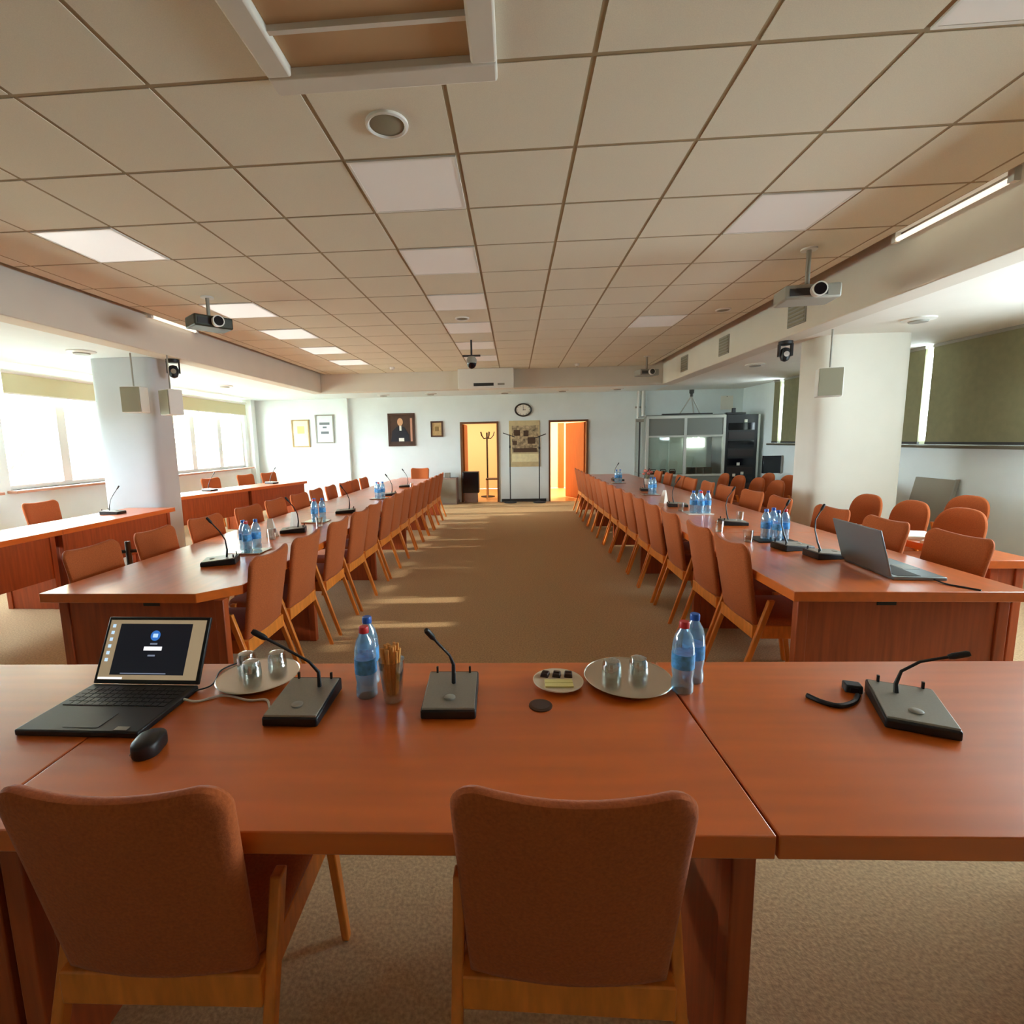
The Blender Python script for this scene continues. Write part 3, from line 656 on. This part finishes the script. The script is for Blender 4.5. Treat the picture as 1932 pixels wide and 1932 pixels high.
for i, y in enumerate(LO): dup(proto, 'brown outer chair facing the aisle, window side, %s from the camera' % ORD[i], (-2.43 + j(.02), y, 0), -FR + j(.06), 'outer chairs on the window side')
for x, y, rz, lab in ((-5.3, 5.35, -FR, 'lone brown chair behind the second row table in front of the column'), (-5.82, 8.0, -FR - .25, 'brown chair behind the slanting tables, closest to the column'), (-5.6, 9.0, -FR - .25, 'brown chair behind the slanting tables, second from the column'),
    (-5.45, 9.95, -FR - .3, 'brown chair behind the slanting tables, third from the column'), (-5.25, 10.55, -FR - .3, 'brown chair behind the slanting tables, closest to the back wall'), (-2.22, 11.2, PI, 'brown chair at the far end before the small reddish table')):
    dup(proto, lab, (x, y, 0), rz)
rproto = make_chair('round_back_chair', 'brown round-backed spare chair before the white column, closest to the camera', True)
rproto.location = (3.42, 4.2, 0); rproto.rotation_euler = (0, 0, FR + .1)
for x, y, lab in ((3.42, 4.74, 'brown round-backed spare chair before the white column, second from the camera'), (3.4, 5.28, 'brown round-backed spare chair before the white column, third from the camera'), (4.2, 5.05, 'brown round-backed spare chair standing apart by the wall under the olive blind')):
    dup(rproto, lab, (x, y, 0), FR + j(.1))
for k, (x, y) in enumerate(((3.42, 7.1), (3.4, 7.6), (3.35, 8.1), (3.32, 8.6), (4.05, 7.4), (4.05, 7.95), (4.0, 8.5))):
    dup(rproto, 'brown spare chair in the rows behind the white column, %s row, %s chair' % (('front', 'rear')[k > 3], ORD[k % 4]), (x, y, 0), FR + j(.08), 'spare chairs behind the column')

# ---------------------------------------------------------------- table-top things
TZ = .75
def mic_unit(lab, loc, rz, neck, name='conference_microphone'):
    """neck: points in local coordinates; base 0.155 wide (x), 0.20 deep (y), user at -y"""
    t = thing(name, lab, 'microphone', loc, rz)
    w, d0, d1 = .076, -.1, .105
    MB().hull8([(-w, d0, 0), (w, d0, 0), (w, d1, 0), (-w, d1, 0)], [(-w, d0, .026), (w, d0, .026), (w, d1, .04), (-w, d1, .04)]).build('base', BLACK, t, bevel=.005)
    w -= .004
    MB().hull8([(-w, d0 + .004, .0262), (w, d0 + .004, .0262), (w, d1 - .012, .0382), (-w, d1 - .012, .0382)], [(-w, d0 + .006, .031), (w, d0 + .006, .031), (w, d1 - .014, .043), (-w, d1 - .014, .043)]).build('top_plate', SILVER, t, bevel=.001)
    MB().lathe([(.016, .0), (.016, .006), (.012, .008)], c=(0, -.045, .03), n=18).build('talk_button', GREY, t)
    for s in (-1, 1): MB().box(s * .05 - .003, s * .05 + .003, .085, .092, .041, .062).build('pin', BLACK, t)
    p0 = Vector(neck[0]); n_ = [Vector(p) for p in neck]
    gk = MB().tube(n_, [.007, .0055] + [.004] * (len(n_) - 2), 8).build('gooseneck', BLACK, t)
    e = (n_[-1] - n_[-2]).normalized()
    MB().tube([n_[-1] - e * .004, n_[-1] + e * .006, n_[-1] + e * .036, n_[-1] + e * .042], [.006, .0085, .0085, .006], 12).build('microphone_head', BLACK, gk)
    return t
mic_unit('silver topped microphone unit in the middle of the front table, beside the glass of sticks', (-.19, 1.335, TZ), R2, [(.005, .03, .034), (.004, .045, .09), (-.005, .03, .125), (-.03, .0, .17), (-.045, -.02, .20)])
mic_unit('silver topped microphone unit near the open laptop, with neck bent sideways', (-.61, 1.285, TZ), math.radians(1), [(.03, .045, .034), (.025, .055, .08), (.0, .05, .115), (-.06, .03, .165), (-.11, .02, .2)])
mic_unit('silver topped microphone unit alone on the front table past the seam', (1.05, 1.30, TZ), math.radians(-22), [(-.02, .04, .034), (-.02, .05, .06), (-.008, .06, .095), (.03, .06, .13), (.09, .06, .155)])
mproto = mic_unit('microphone unit beside the grey laptop lid on the booth side tables, with tall neck', (1.84, 3.32, TZ), math.radians(100), [(.0, .04, .034), (.02, .05, .09), (.05, .05, .16), (.08, .03, .22), (.09, -.01, .28)])
TNX = 'on the booth side tables'
for x, y, rz, lab in ((1.92, 3.09, 95, 'microphone unit squeezed against the grey laptop on the booth side table'), (1.87, 4.28, 85, 'microphone unit on the booth side tables between the two nearer bottle groups'), (1.78, 5.45, 80, 'microphone unit on the booth side tables behind the second bottle group'), (1.9, 7.1, 85, 'microphone unit on the booth side tables near the small carton of bottles'), (1.85, 8.9, 90, 'microphone unit on the booth side tables closest to the booth'),
    (-1.9, 2.97, -70, 'flat black microphone unit closest to the camera on the window side tables'), (-1.92, 4.07, -72, 'flat black microphone unit between bottle groups on the window side tables'), (-1.85, 5.2, -75, 'black microphone unit behind the second bottle group on the window side tables'), (-1.8, 6.9, -80, 'black microphone unit behind the third bottle group on the window side tables'), (-1.85, 8.2, -85, 'black microphone unit near the far end of the window side tables'),
    (-4.62, 5.3, 95, 'black microphone unit with long neck on the second row table before the column'), (-5.15, 7.95, 75, 'black microphone unit on the slanting table, nearer one'), (-4.75, 9.3, 75, 'black microphone unit on the slanting table, farther one')):
    dup(mproto, lab, (x, y, TZ), math.radians(rz))

def make_bottle(lab, cap):
    t = thing('water_bottle', lab, 'bottle')
    MB().lathe([(.026, 0), (.031, .006), (.031, .03), (.028, .045), (.031, .06), (.032, .075), (.032, .125), (.031, .14), (.0305, .15), (.024, .175), (.013, .195), (.0125, .208)], n=20).build('body', BOTTLE, t)
    MB().lathe([(.0326, .078), (.0326, .122)], n=20).build('label_wrap', LABEL, t)
    MB().lathe([(.0145, .198), (.0145, .214), (.013, .217)], n=16).build('cap', cap, t)
    return t
bb = make_bottle('blue capped water bottle behind the red capped one beside the glass of sticks', BLUECAP); bb.location = (-.462, 1.435, TZ)
rb = make_bottle('red capped water bottle beside the glass of sticks', REDCAP); rb.location = (-.447, 1.355, TZ)
dup(bb, 'blue capped water bottle by the table seam and silver tray', (.545, 1.475, TZ), 0); dup(rb, 'red capped water bottle by the table seam and silver tray', (.492, 1.41, TZ), 0)
def group(pts, what, grp):
    for k, (x, y) in enumerate(pts): dup((bb, bb, rb)[k % 3], 'water bottle in %s' % what, (x, y, TZ + .012), k, grp)
def tray_dark(loc, w, d, lab, m):
    t = thing('serving_tray', lab, 'tray', loc); MB().box(-w / 2, w / 2, -d / 2, d / 2, 0, .008).build('plate', m, t, bevel=.003)
    f = MB(); f.prism([(-w / 2, -d / 2), (w / 2, -d / 2), (w / 2, -d / 2 + .008), (-w / 2, -d / 2 + .008)], .004, .012); f.build('rim', m, t)
tray_dark((1.85, 3.62, TZ), .26, .22, 'dark tray under the bottles nearest on the booth side tables', BLACK); tray_dark((1.8, 4.92, TZ), .24, .22, 'white paper tray under the second bottle group on the booth side tables', PAPER)
tray_dark((-1.88, 3.3, TZ), .22, .2, 'pale tray under the bottles nearest on the window side tables', STEEL); tray_dark((-1.93, 4.6, TZ), .22, .2, 'pale tray under the second bottles on the window side tables', STEEL)
tray_dark((-1.83, 6.5, TZ), .22, .2, 'pale tray under the third bottles on the window side tables', STEEL); tray_dark((1.8, 6.6, TZ), .22, .2, 'pale tray under the third bottles on the booth side tables', STEEL)
tray_dark((1.75, 8.4, TZ), .22, .2, 'pale tray under the farthest bottles on the booth side tables', STEEL)
group(((1.80, 3.6), (1.88, 3.66), (1.92, 3.58), (1.845, 3.53)), 'the nearest group on the booth side tables', 'bottles nearest on the booth side')
group(((1.75, 4.9), (1.83, 4.95), (1.805, 4.848), (1.88, 4.875)), 'the second group on the booth side tables', 'second bottles on the booth side')
group(((1.8, 6.6), (1.86, 6.65)), 'the third group on the booth side tables', 'third bottles on the booth side')
group(((1.72, 8.4), (1.79, 8.44)), 'the farthest group on the booth side tables', 'farthest bottles on the booth side')
group(((-1.92, 3.3), (-1.85, 3.34), (-1.87, 3.25)), 'the nearest group on the window side tables', 'bottles nearest on the window side')
group(((-1.95, 4.62), (-1.88, 4.64), (-1.92, 4.54)), 'the second group on the window side tables', 'second bottles on the window side')
group(((-1.86, 6.5), (-1.79, 6.54), (-1.82, 6.44)), 'the third group on the window side tables', 'third bottles on the window side')

def make_glass(lab, name='drinking_glass'):
    t = thing(name, lab, 'glass')
    MB().lathe([(.028, 0), (.028, .004), (.0335, .085), (.0315, .085), (.0262, .01), (.001, .009)], n=20).build('bowl', TUMBLER, t)
    MB().lathe([(.0265, .001), (.0265, .009)], n=16).build('thick_base', TUMBLER, t)
    return t
def round_tray(loc, r, lab):
    t = thing('round_tray', lab, 'tray', loc)
    MB().lathe([(r * .8, 0), (r * .86, .002), (r, .016), (r * .99, .018), (r * .85, .006), (r * .8, .005), (.001, .005)], n=48).build('dish', STEEL, t)
    MB().lathe([(r * .995, .0155), (r * 1.01, .0175), (r * .995, .0195), (r * .98, .0175)], n=48).build('rim', STEEL, t)
round_tray((.345, 1.465, TZ), .132, 'round silver tray with two upturned glasses next to the plate of sweets'); round_tray((-.83, 1.445, TZ), .125, 'round silver tray with upturned glasses behind the laptop cables')
def make_upturned(lab):
    t = thing('drinking_glass', lab, 'glass')
    MB().lathe([(.029, 0), (.0305, .001), (.0285, .045), (.024, .058), (.012, .063), (.001, .0635), (.001, .058), (.011, .057), (.021, .053), (.026, .043), (.0275, .002)], n=24).build('bowl', TUMBLER, t)
    MB().lathe([(.023, .0535), (.021, .0575), (.001, .0578)], n=16).build('thick_base', TUMBLER, t)
    return t
g0 = make_upturned('upturned glass on the silver tray, one nearer the plate of sweets'); g0.location = (.298, 1.475, TZ + .006)
g1 = make_glass('tumbler standing beside the farthest microphone on the window side tables'); g1.location = (-1.7, 8.0, TZ)
for x, y, z, lab in ((.385, 1.495, .006, 'upturned glass on the silver tray, one nearer the red capped bottle'), (-.85, 1.44, .006, 'upturned glass on the laptop side tray, front one'), (-.8, 1.51, .006, 'upturned glass on the laptop side tray, rear one'), (-.9, 1.50, .006, 'upturned glass on the laptop side tray, one closest to the laptop'),
    (-1.98, 3.45, 0, 'glass behind the nearest bottles on the window side tables'), (-1.95, 3.75, 0, 'glass with a paper napkin on the window side tables'), (-1.8, 4.35, 0, 'glass before the second bottles on the window side tables'), (1.66, 3.55, 0, 'small glass beside the dark tray on the booth side tables'), (2.0, 4.45, 0, 'glass near the microphone between bottle groups on the booth side tables'), (1.7, 5.1, 0, 'glass behind the white paper tray on the booth side tables'), (1.62, 3.95, 0, 'glass halfway between the first two bottle groups on the booth side tables')):
    q = dup(g0 if z else g1, lab, (x, y, TZ + z), 0)
t = thing('plate', 'small cream plate holding chocolates and wafers', 'plate', (.128, 1.437, TZ))
MB().lathe([(.045, 0), (.05, .003), (.076, .014), (.075, .017), (.05, .007), (.001, .006)], n=40).build('dish', CERAMIC, t)
MB().lathe([(.0745, .0155), (.077, .0165), (.0745, .0175), (.072, .0165)], n=40).build('rim', CERAMIC, t)
for k in range(3):
    t = thing('chocolate', 'dark chocolate piece on the cream plate, %s of three' % ('first', 'middle', 'last')[k], 'chocolate', (.09 + .036 * k, 1.465, TZ + .0075), -.3 + .1 * k, 'chocolates on the plate')
    MB().hull8([(-.014, -.017, 0), (.014, -.017, 0), (.014, .017, 0), (-.014, .017, 0)], [(-.011, -.014, .02), (.011, -.014, .02), (.011, .014, .02), (-.011, .014, .02)]).build('body', CHOC, t, bevel=.003); MB().box(-.009, .009, -.002, .002, .02, .0215).build('ridge', CHOC, t)
for k in range(2):
    t = thing('wafer', 'pale yellow wafer on the cream plate, %s one' % ('rear', 'front')[k], 'wafer', (.128, 1.422 - .024 * k, TZ + .0075), R2, 'wafers on the plate')
    MB().box(-.042, .042, -.01, .01, 0, .006).build('lower_layer', WAFER, t); MB().box(-.041, .041, -.0095, .0095, .006, .0075).build('cream_layer', PAPER, t); MB().box(-.042, .042, -.01, .01, .0075, .0135).build('upper_layer', WAFER, t)
t = thing('cable_grommet', 'round dark brown cable cap set in the front table', 'cable cap', (.068, 1.313, TZ)); MB().lathe([(.033, 0), (.033, .003), (.028, .0045)], n=28).build('ring', BROWNFRAME, t); MB().lathe([(.026, .003), (.026, .0052)], n=24).build('cap', mat('grommet_cap', rgb(74, 50, 44), .5), t)
# tall glass of pretzel sticks
t = thing('tall_glass', 'tall glass with thick base full of breadsticks', 'glass', (-.362, 1.33, TZ))
MB().lathe([(.024, 0), (.026, .004), (.038, .128), (.036, .128), (.024, .026), (.001, .024)], n=24).build('bowl', TUMBLER, t); MB().lathe([(.0235, .002), (.0245, .023)], n=20).build('thick_base', TUMBLER, t)
rs = random.Random(5)
for k in range(19):
    a_ = k * 2.4; r0 = .0165 * math.sqrt((k + .5) / 19); r1 = .030 * math.sqrt((k + .5) / 19); h = .128 + rs.uniform(0, .022)
    q = thing('breadstick', 'thin golden breadstick standing in the tall glass', 'breadstick', (-.362, 1.33, TZ + .026), 0, 'breadsticks in the tall glass')
    MB().tube([(r0 * math.cos(a_), r0 * math.sin(a_), 0), (r1 * math.cos(a_), r1 * math.sin(a_), h)], .0042, 7).build('stick', STICK, q)

# open laptop, front table
t = thing('laptop', 'open black laptop showing a dark sign-in window on the front table', 'laptop', (-1.155, 1.245, TZ))
MB().box(-.172, .172, -.125, .125, 0, .018).build('base', BLACK, t, bevel=.004)
kb = MB()
for r in range(5):
    for c in range(14): kb.box(-.155 + c * .0222, -.155 + c * .0222 + .019, .0 + r * .021, .018 + r * .021, .018, .0195)
kb.build('keyboard', BLACK, t); MB().box(-.05, .05, -.11, -.04, .018, .019).build('touchpad', BLACK, t, bevel=.001); MB().box(.10, .135, -.118, -.102, .018, .0192).build('sticker', SILVER, t)
th = math.radians(-27); TM = Matrix.Translation((0, .122, .02)) @ Matrix.Rotation(th, 4, 'X')
SH = .205
MB().box(-.172, .172, 0, .012, 0, SH).xf(TM).build('lid', BLACK, t, bevel=.003)
def emis(n, c, e=.8): return mat(n, c, .3, emit=e, ecol=c)
def scr(par, nm, m, x0, x1, z0, z1, y): return MB().box(x0, x1, y, y + .0004, z0, z1).xf(TM).build(nm, m, par)
sn = scr(t, 'screen', emis('screen_beige', rgb(150, 132, 104), .10), -.162, .162, .012, SH - .01, -.0006)
scr(sn, 'sign_in_window', emis('screen_navy', rgb(22, 24, 34), .06), -.125, .118, .026, SH - .022, -.001)
MB().lathe([(.016, 0), (.016, .0004)], n=24).xf(TM @ Matrix.Translation((.0, -.0014, .146)) @ Matrix.Rotation(PI / 2, 4, 'X') @ Matrix.Translation((0, 0, -.0004))).build('user_icon', emis('screen_blue', rgb(40, 92, 160), .16), sn)
scr(sn, 'icon_square', emis('screen_pale', rgb(170, 200, 232), .14), -.008, .008, .14, .152, -.0018)
scr(sn, 'name_line', emis('screen_grey', rgb(120, 130, 150), .1), -.012, .012, .118, .123, -.0014); scr(sn, 'input_field', emis('screen_white', rgb(230, 230, 236), .15), -.03, .03, .100, .112, -.0014)
scr(sn, 'option_line', bpy.data.materials['screen_grey'], -.012, .012, .082, .087, -.0014); scr(sn, 'taskbar_search', bpy.data.materials['screen_white'], -.16, -.08, .013, .019, -.0014)
ic = MB()
for k in range(6): ic.box(-.152, -.142, -.0014, -.001, .175 - k * .021 - .004, .175 - k * .021 + .006)
ic.xf(TM).build('desktop_icons', bpy.data.materials['screen_pale'], sn)
scr(sn, 'clock_text', bpy.data.materials['screen_grey'], -.09, .06, .029, .032, -.0014)
t = thing('computer_mouse', 'black mouse with pale side in front of the open laptop', 'mouse', (-.915, 1.075, TZ), math.radians(12))
MB().pillow(densify(rrect(.064, .096, .031), .012), lambda x, y, o: (x, y, .0 + (o + .5) * .042 * max(.15, 1 - (y / .075) ** 2 * .55 - (x / .05) ** 2 * .3)), 1).build('shell', BLACK, t)
MB().tube([(-.027, -.03, .010), (-.0325, 0, .012), (-.027, .03, .010)], .0045, 8).build('side_strip', PAPER, t); MB().tube([(0, .022, .036), (0, .036, .031)], .0045, 8).build('scroll_wheel', DARKGREY, t)
def cord(lab, pts, r, m, name='cable'):
    P = [Vector(p) for p in pts]; P = [P[0] * 2 - P[1]] + P + [P[-1] * 2 - P[-2]]; out = []
    for i in range(1, len(P) - 2):
        for k in range(8):
            u = k / 8; p0, p1, p2, p3 = P[i - 1:i + 3]
            out.append(.5 * (2 * p1 + (p2 - p0) * u + (2 * p0 - 5 * p1 + 4 * p2 - p3) * u * u + (3 * p1 - p0 - 3 * p2 + p3) * u ** 3))
    out.append(P[-2])
    return tag(MB().tube(out, r, 8).build(name, m), lab, 'cable')
cord('white cable curling from the laptop across the front table', [(-.985, 1.30, TZ + .01), (-.94, 1.30, TZ + .004), (-.88, 1.335, TZ + .004), (-.79, 1.31, TZ + .004), (-.74, 1.315, TZ + .004), (-.705, 1.27, TZ + .004)], .0035, WHITE)
cord('dark cable looping between the laptop and the silver tray', [(-.985, 1.35, TZ + .008), (-.96, 1.40, TZ + .003), (-.99, 1.5, TZ + .003), (-.95, 1.565, TZ + .003), (-.9, 1.58, TZ + .003)], .0025, BLACK)
cord('short dark cable with plug beside the single microphone unit', [(.975, 1.385, TZ + .008), (.94, 1.35, TZ + .006), (.89, 1.33, TZ + .006), (.855, 1.35, TZ + .006), (.835, 1.385, TZ + .006)], .007, BLACK)
t = thing('cable_plug', 'small grey connector box behind the single microphone unit', 'connector', (.985, 1.425, TZ), -.3); MB().box(-.022, .022, -.018, .018, 0, .024).build('housing', DARKGREY, t, bevel=.004); MB().box(-.01, .01, -.022, -.018, .006, .018).build('socket', BLACK, t)

# grey laptop on the booth side table, seen from behind its lid
t = thing('laptop', 'open grey laptop on the booth side table, back of its lid to the aisle', 'laptop', (2.07, 2.78, TZ), -FR - .06)
MB().box(-.21, .21, -.12, .13, 0, .018).build('base', LIDGREY, t, bevel=.004)
TM2 = Matrix.Translation((0, -.125, .02)) @ Matrix.Rotation(math.radians(16), 4, 'X')
MB().box(-.21, .21, -.01, 0, 0, .25).xf(TM2).build('lid', LIDGREY, t, bevel=.004)
MB().box(-.2, .2, .0002, .001, .012, .24).xf(TM2).build('screen', BLACKGLOSS, t)
MB().box(-.19, .19, -.09, .02, .018, .0195).build('keyboard', DARKGREY, t); MB().box(-.05, .05, .03, .11, .018, .019).build('touchpad', SILVER, t)
cord('thin dark cable trailing from the grey laptop over the table end', [(2.12, 2.56, TZ + .01), (2.13, 2.5, TZ + .004), (2.17, 2.44, TZ + .004), (2.2, 2.395, TZ + .004)], .004, BLACK)
t = thing('floor_stand', 'low black cross-armed stand behind the nearest outer chairs, window side', 'stand', (-3.05, 3.6, 0))
MB().tube([(0, 0, .02), (0, 0, .77)], .02, 10).build('post', BLACK, t); MB().lathe([(.2, 0), (.2, .02), (.03, .04)], n=20).build('base', BLACK, t); MB().tube([(-.12, -.06, .69), (.12, .06, .69)], .014, 8).build('cross_arm', BLACK, t)
# papers and cups on the narrow side table
for k, (x, y, rz) in enumerate(((3.0, 3.5, .2), (3.03, 3.85, -.3))):
    t = thing('paper_stack', 'small stack of white papers on the narrow side table, %s one' % ('nearer', 'farther')[k], 'paper', (x, y, .72), rz, 'papers on the side table'); MB().box(-.1, .1, -.14, .14, 0, .02).build('sheets', PAPER, t); MB().box(-.09, .1, -.13, .14, .02, .023).build('top_sheet', PAPER, t)
for k, (x, y) in enumerate(((3.02, 3.68), (2.98, 4.08), (3.05, 4.2))):
    t = thing('cup', 'white cup on the narrow side table, %s from the camera' % ORD[k], 'cup', (x, y, .72), 0, 'cups on the side table'); MB().lathe([(.02, 0), (.034, .03), (.038, .07), (.035, .07), (.018, .006), (.001, .006)], n=18).build('bowl', WHITE, t); MB().tube([(.034, 0, .055), (.055, 0, .05), (.052, 0, .025), (.032, 0, .022)], .004, 6).build('handle', WHITE, t)
for k, (x, y, z) in enumerate(((-2.0, 3.86, 0), (-1.98, 4.25, 0), (1.72, 5.75, 0), (2.27, 3.42, 0))):
    t = thing('paper_napkin', ('folded white napkin standing behind the nearest bottles on the window side tables', 'folded white napkin standing before the second bottles on the window side tables', 'folded white napkin standing behind the second bottle group on the booth side tables', 'folded white napkin just behind the grey laptop lid')[k], 'napkin', (x, y, TZ), k)
    MB().hull8([(-.04, -.03, 0), (.04, -.03, 0), (.04, .03, 0), (-.04, .03, 0)], [(-.03, -.004, .15), (.01, -.004, .15), (.01, .004, .15), (-.03, .004, .15)]).build('fold', PAPER, t); MB().box(-.04, .04, -.034, .034, 0, .004).build('base_fold', PAPER, t)
t = thing('flower_pot', 'small pot of reddish flowers on the booth side tables near the booth', 'flower pot', (2.15, 8.1, TZ)); MB().lathe([(.04, 0), (.055, .09), (.05, .09)], n=18).build('pot', WHITE, t)
for k in range(9):
    a_ = k * 2.4; r = .02 + .06 * math.sqrt(k / 9); h = .19 + .03 * math.cos(k)
    st = MB().tube([(0, 0, .08), (r * math.cos(a_), r * math.sin(a_), h)], .004, 5).build('stem', OLIVE, t)
    MB().lathe([(.005, -.015), (.028, 0), (.02, .018), (.005, .022)], c=(r * math.cos(a_), r * math.sin(a_), h), n=10).build('blossom', mat('blossom', rgb(206, 120, 104), .8) if k == 0 else bpy.data.materials['blossom'], st)

# ---------------------------------------------------------------- outside the windows
struct('ground_outside', MB().box(-90, -6.8, -40, 90, -1.4, -1.2), mat('ground_outside', rgb(170, 168, 150), .9, noise=.3, scale=.4))
BARK = mat('bark', rgb(110, 92, 74), .9); 
LEAFS = [mat('leaf_yellow', rgb(216, 196, 120), .8), mat('leaf_green', rgb(170, 182, 130), .8)]
rt_ = random.Random(11)
for k, (x, y, h) in enumerate(((-15, 20, 6), (-19, 24, 7), (-13.5, 23.5, 5.5), (-23, 34, 8), (-13, 11.5, 5.5))):
    t = thing('street_tree', ('thin yellowing tree outside the far window, closest to the glass', 'taller yellowing tree behind the closest one outside', 'small greenish tree outside at the edge of the far window', 'tall pale tree far beyond the windows', 'yellowing tree outside the window behind the column')[k], 'tree', (x, y, -1.2))
    MB().tube([(0, 0, 0), (.1, .05, h * .5), (0, .1, h * .95)], [.14, .1, .03], 8).build('trunk', BARK, t)
    for q in range(7):
        a_ = q * 2.4; MB().tube([(.05, .05, h * (.35 + .07 * q)), (.9 * math.cos(a_), .9 * math.sin(a_), h * (.5 + .07 * q)), (1.6 * math.cos(a_), 1.6 * math.sin(a_), h * (.6 + .07 * q))], [.05, .03, .01], 6).build('branch', BARK, t)
    lv = MB()
    for q in range(900):
        a_, r, z = rt_.uniform(0, 2 * PI), 2.0 * math.sqrt(rt_.random()), rt_.uniform(.35, 1.1) * h
        p = Vector((r * math.cos(a_), r * math.sin(a_), z)); u = Vector((rt_.uniform(-1, 1), rt_.uniform(-1, 1), rt_.uniform(-1, 1))).normalized() * .09; w = Vector((rt_.uniform(-1, 1), rt_.uniform(-1, 1), rt_.uniform(-1, 1))).normalized() * .07
        lv.add([p - u, p + w, p + u, p - w], [(0, 1, 2, 3)])
    lv.build('foliage', LEAFS[k % 2], t, smooth=False)['kind'] = 'stuff'
t = thing('apartment_house', 'pale block of flats across the street outside the windows', 'building', (-38, 40, -1.2))
MB().box(-6, 6, -7, 7, 0, 11).build('wall', mat('render_wall', rgb(232, 214, 190), .9), t); MB().hull8([(-6.4, -7.4, 11), (6.4, -7.4, 11), (6.4, 7.4, 11), (-6.4, 7.4, 11)], [(-1, -6, 13.5), (1, -6, 13.5), (1, 6, 13.5), (-1, 6, 13.5)]).build('roof', mat('roof_tile', rgb(214, 150, 110), .8), t)
for r in range(3):
    for c in range(4): MB().box(6, 6.05, -5.6 + c * 3.2, -4.2 + c * 3.2, 1.5 + r * 3.2, 3.2 + r * 3.2).build('window', GREY, t)
t = thing('balcony_railing', 'metal railing outside the window in front of the column', 'railing', (-7.4, 6.4, 0))
MB().tube([(0, -2, 1.5), (0, 2, 1.5)], .02, 8).build('handrail', GREY, t)
for k in range(17): MB().tube([(0, -2 + k * .25, .5), (0, -2 + k * .25, 1.5)], .009, 6).build('baluster', GREY, t)
MB().box(-.15, .6, -2.1, 2.1, .4, .5).build('slab', WALL, t)
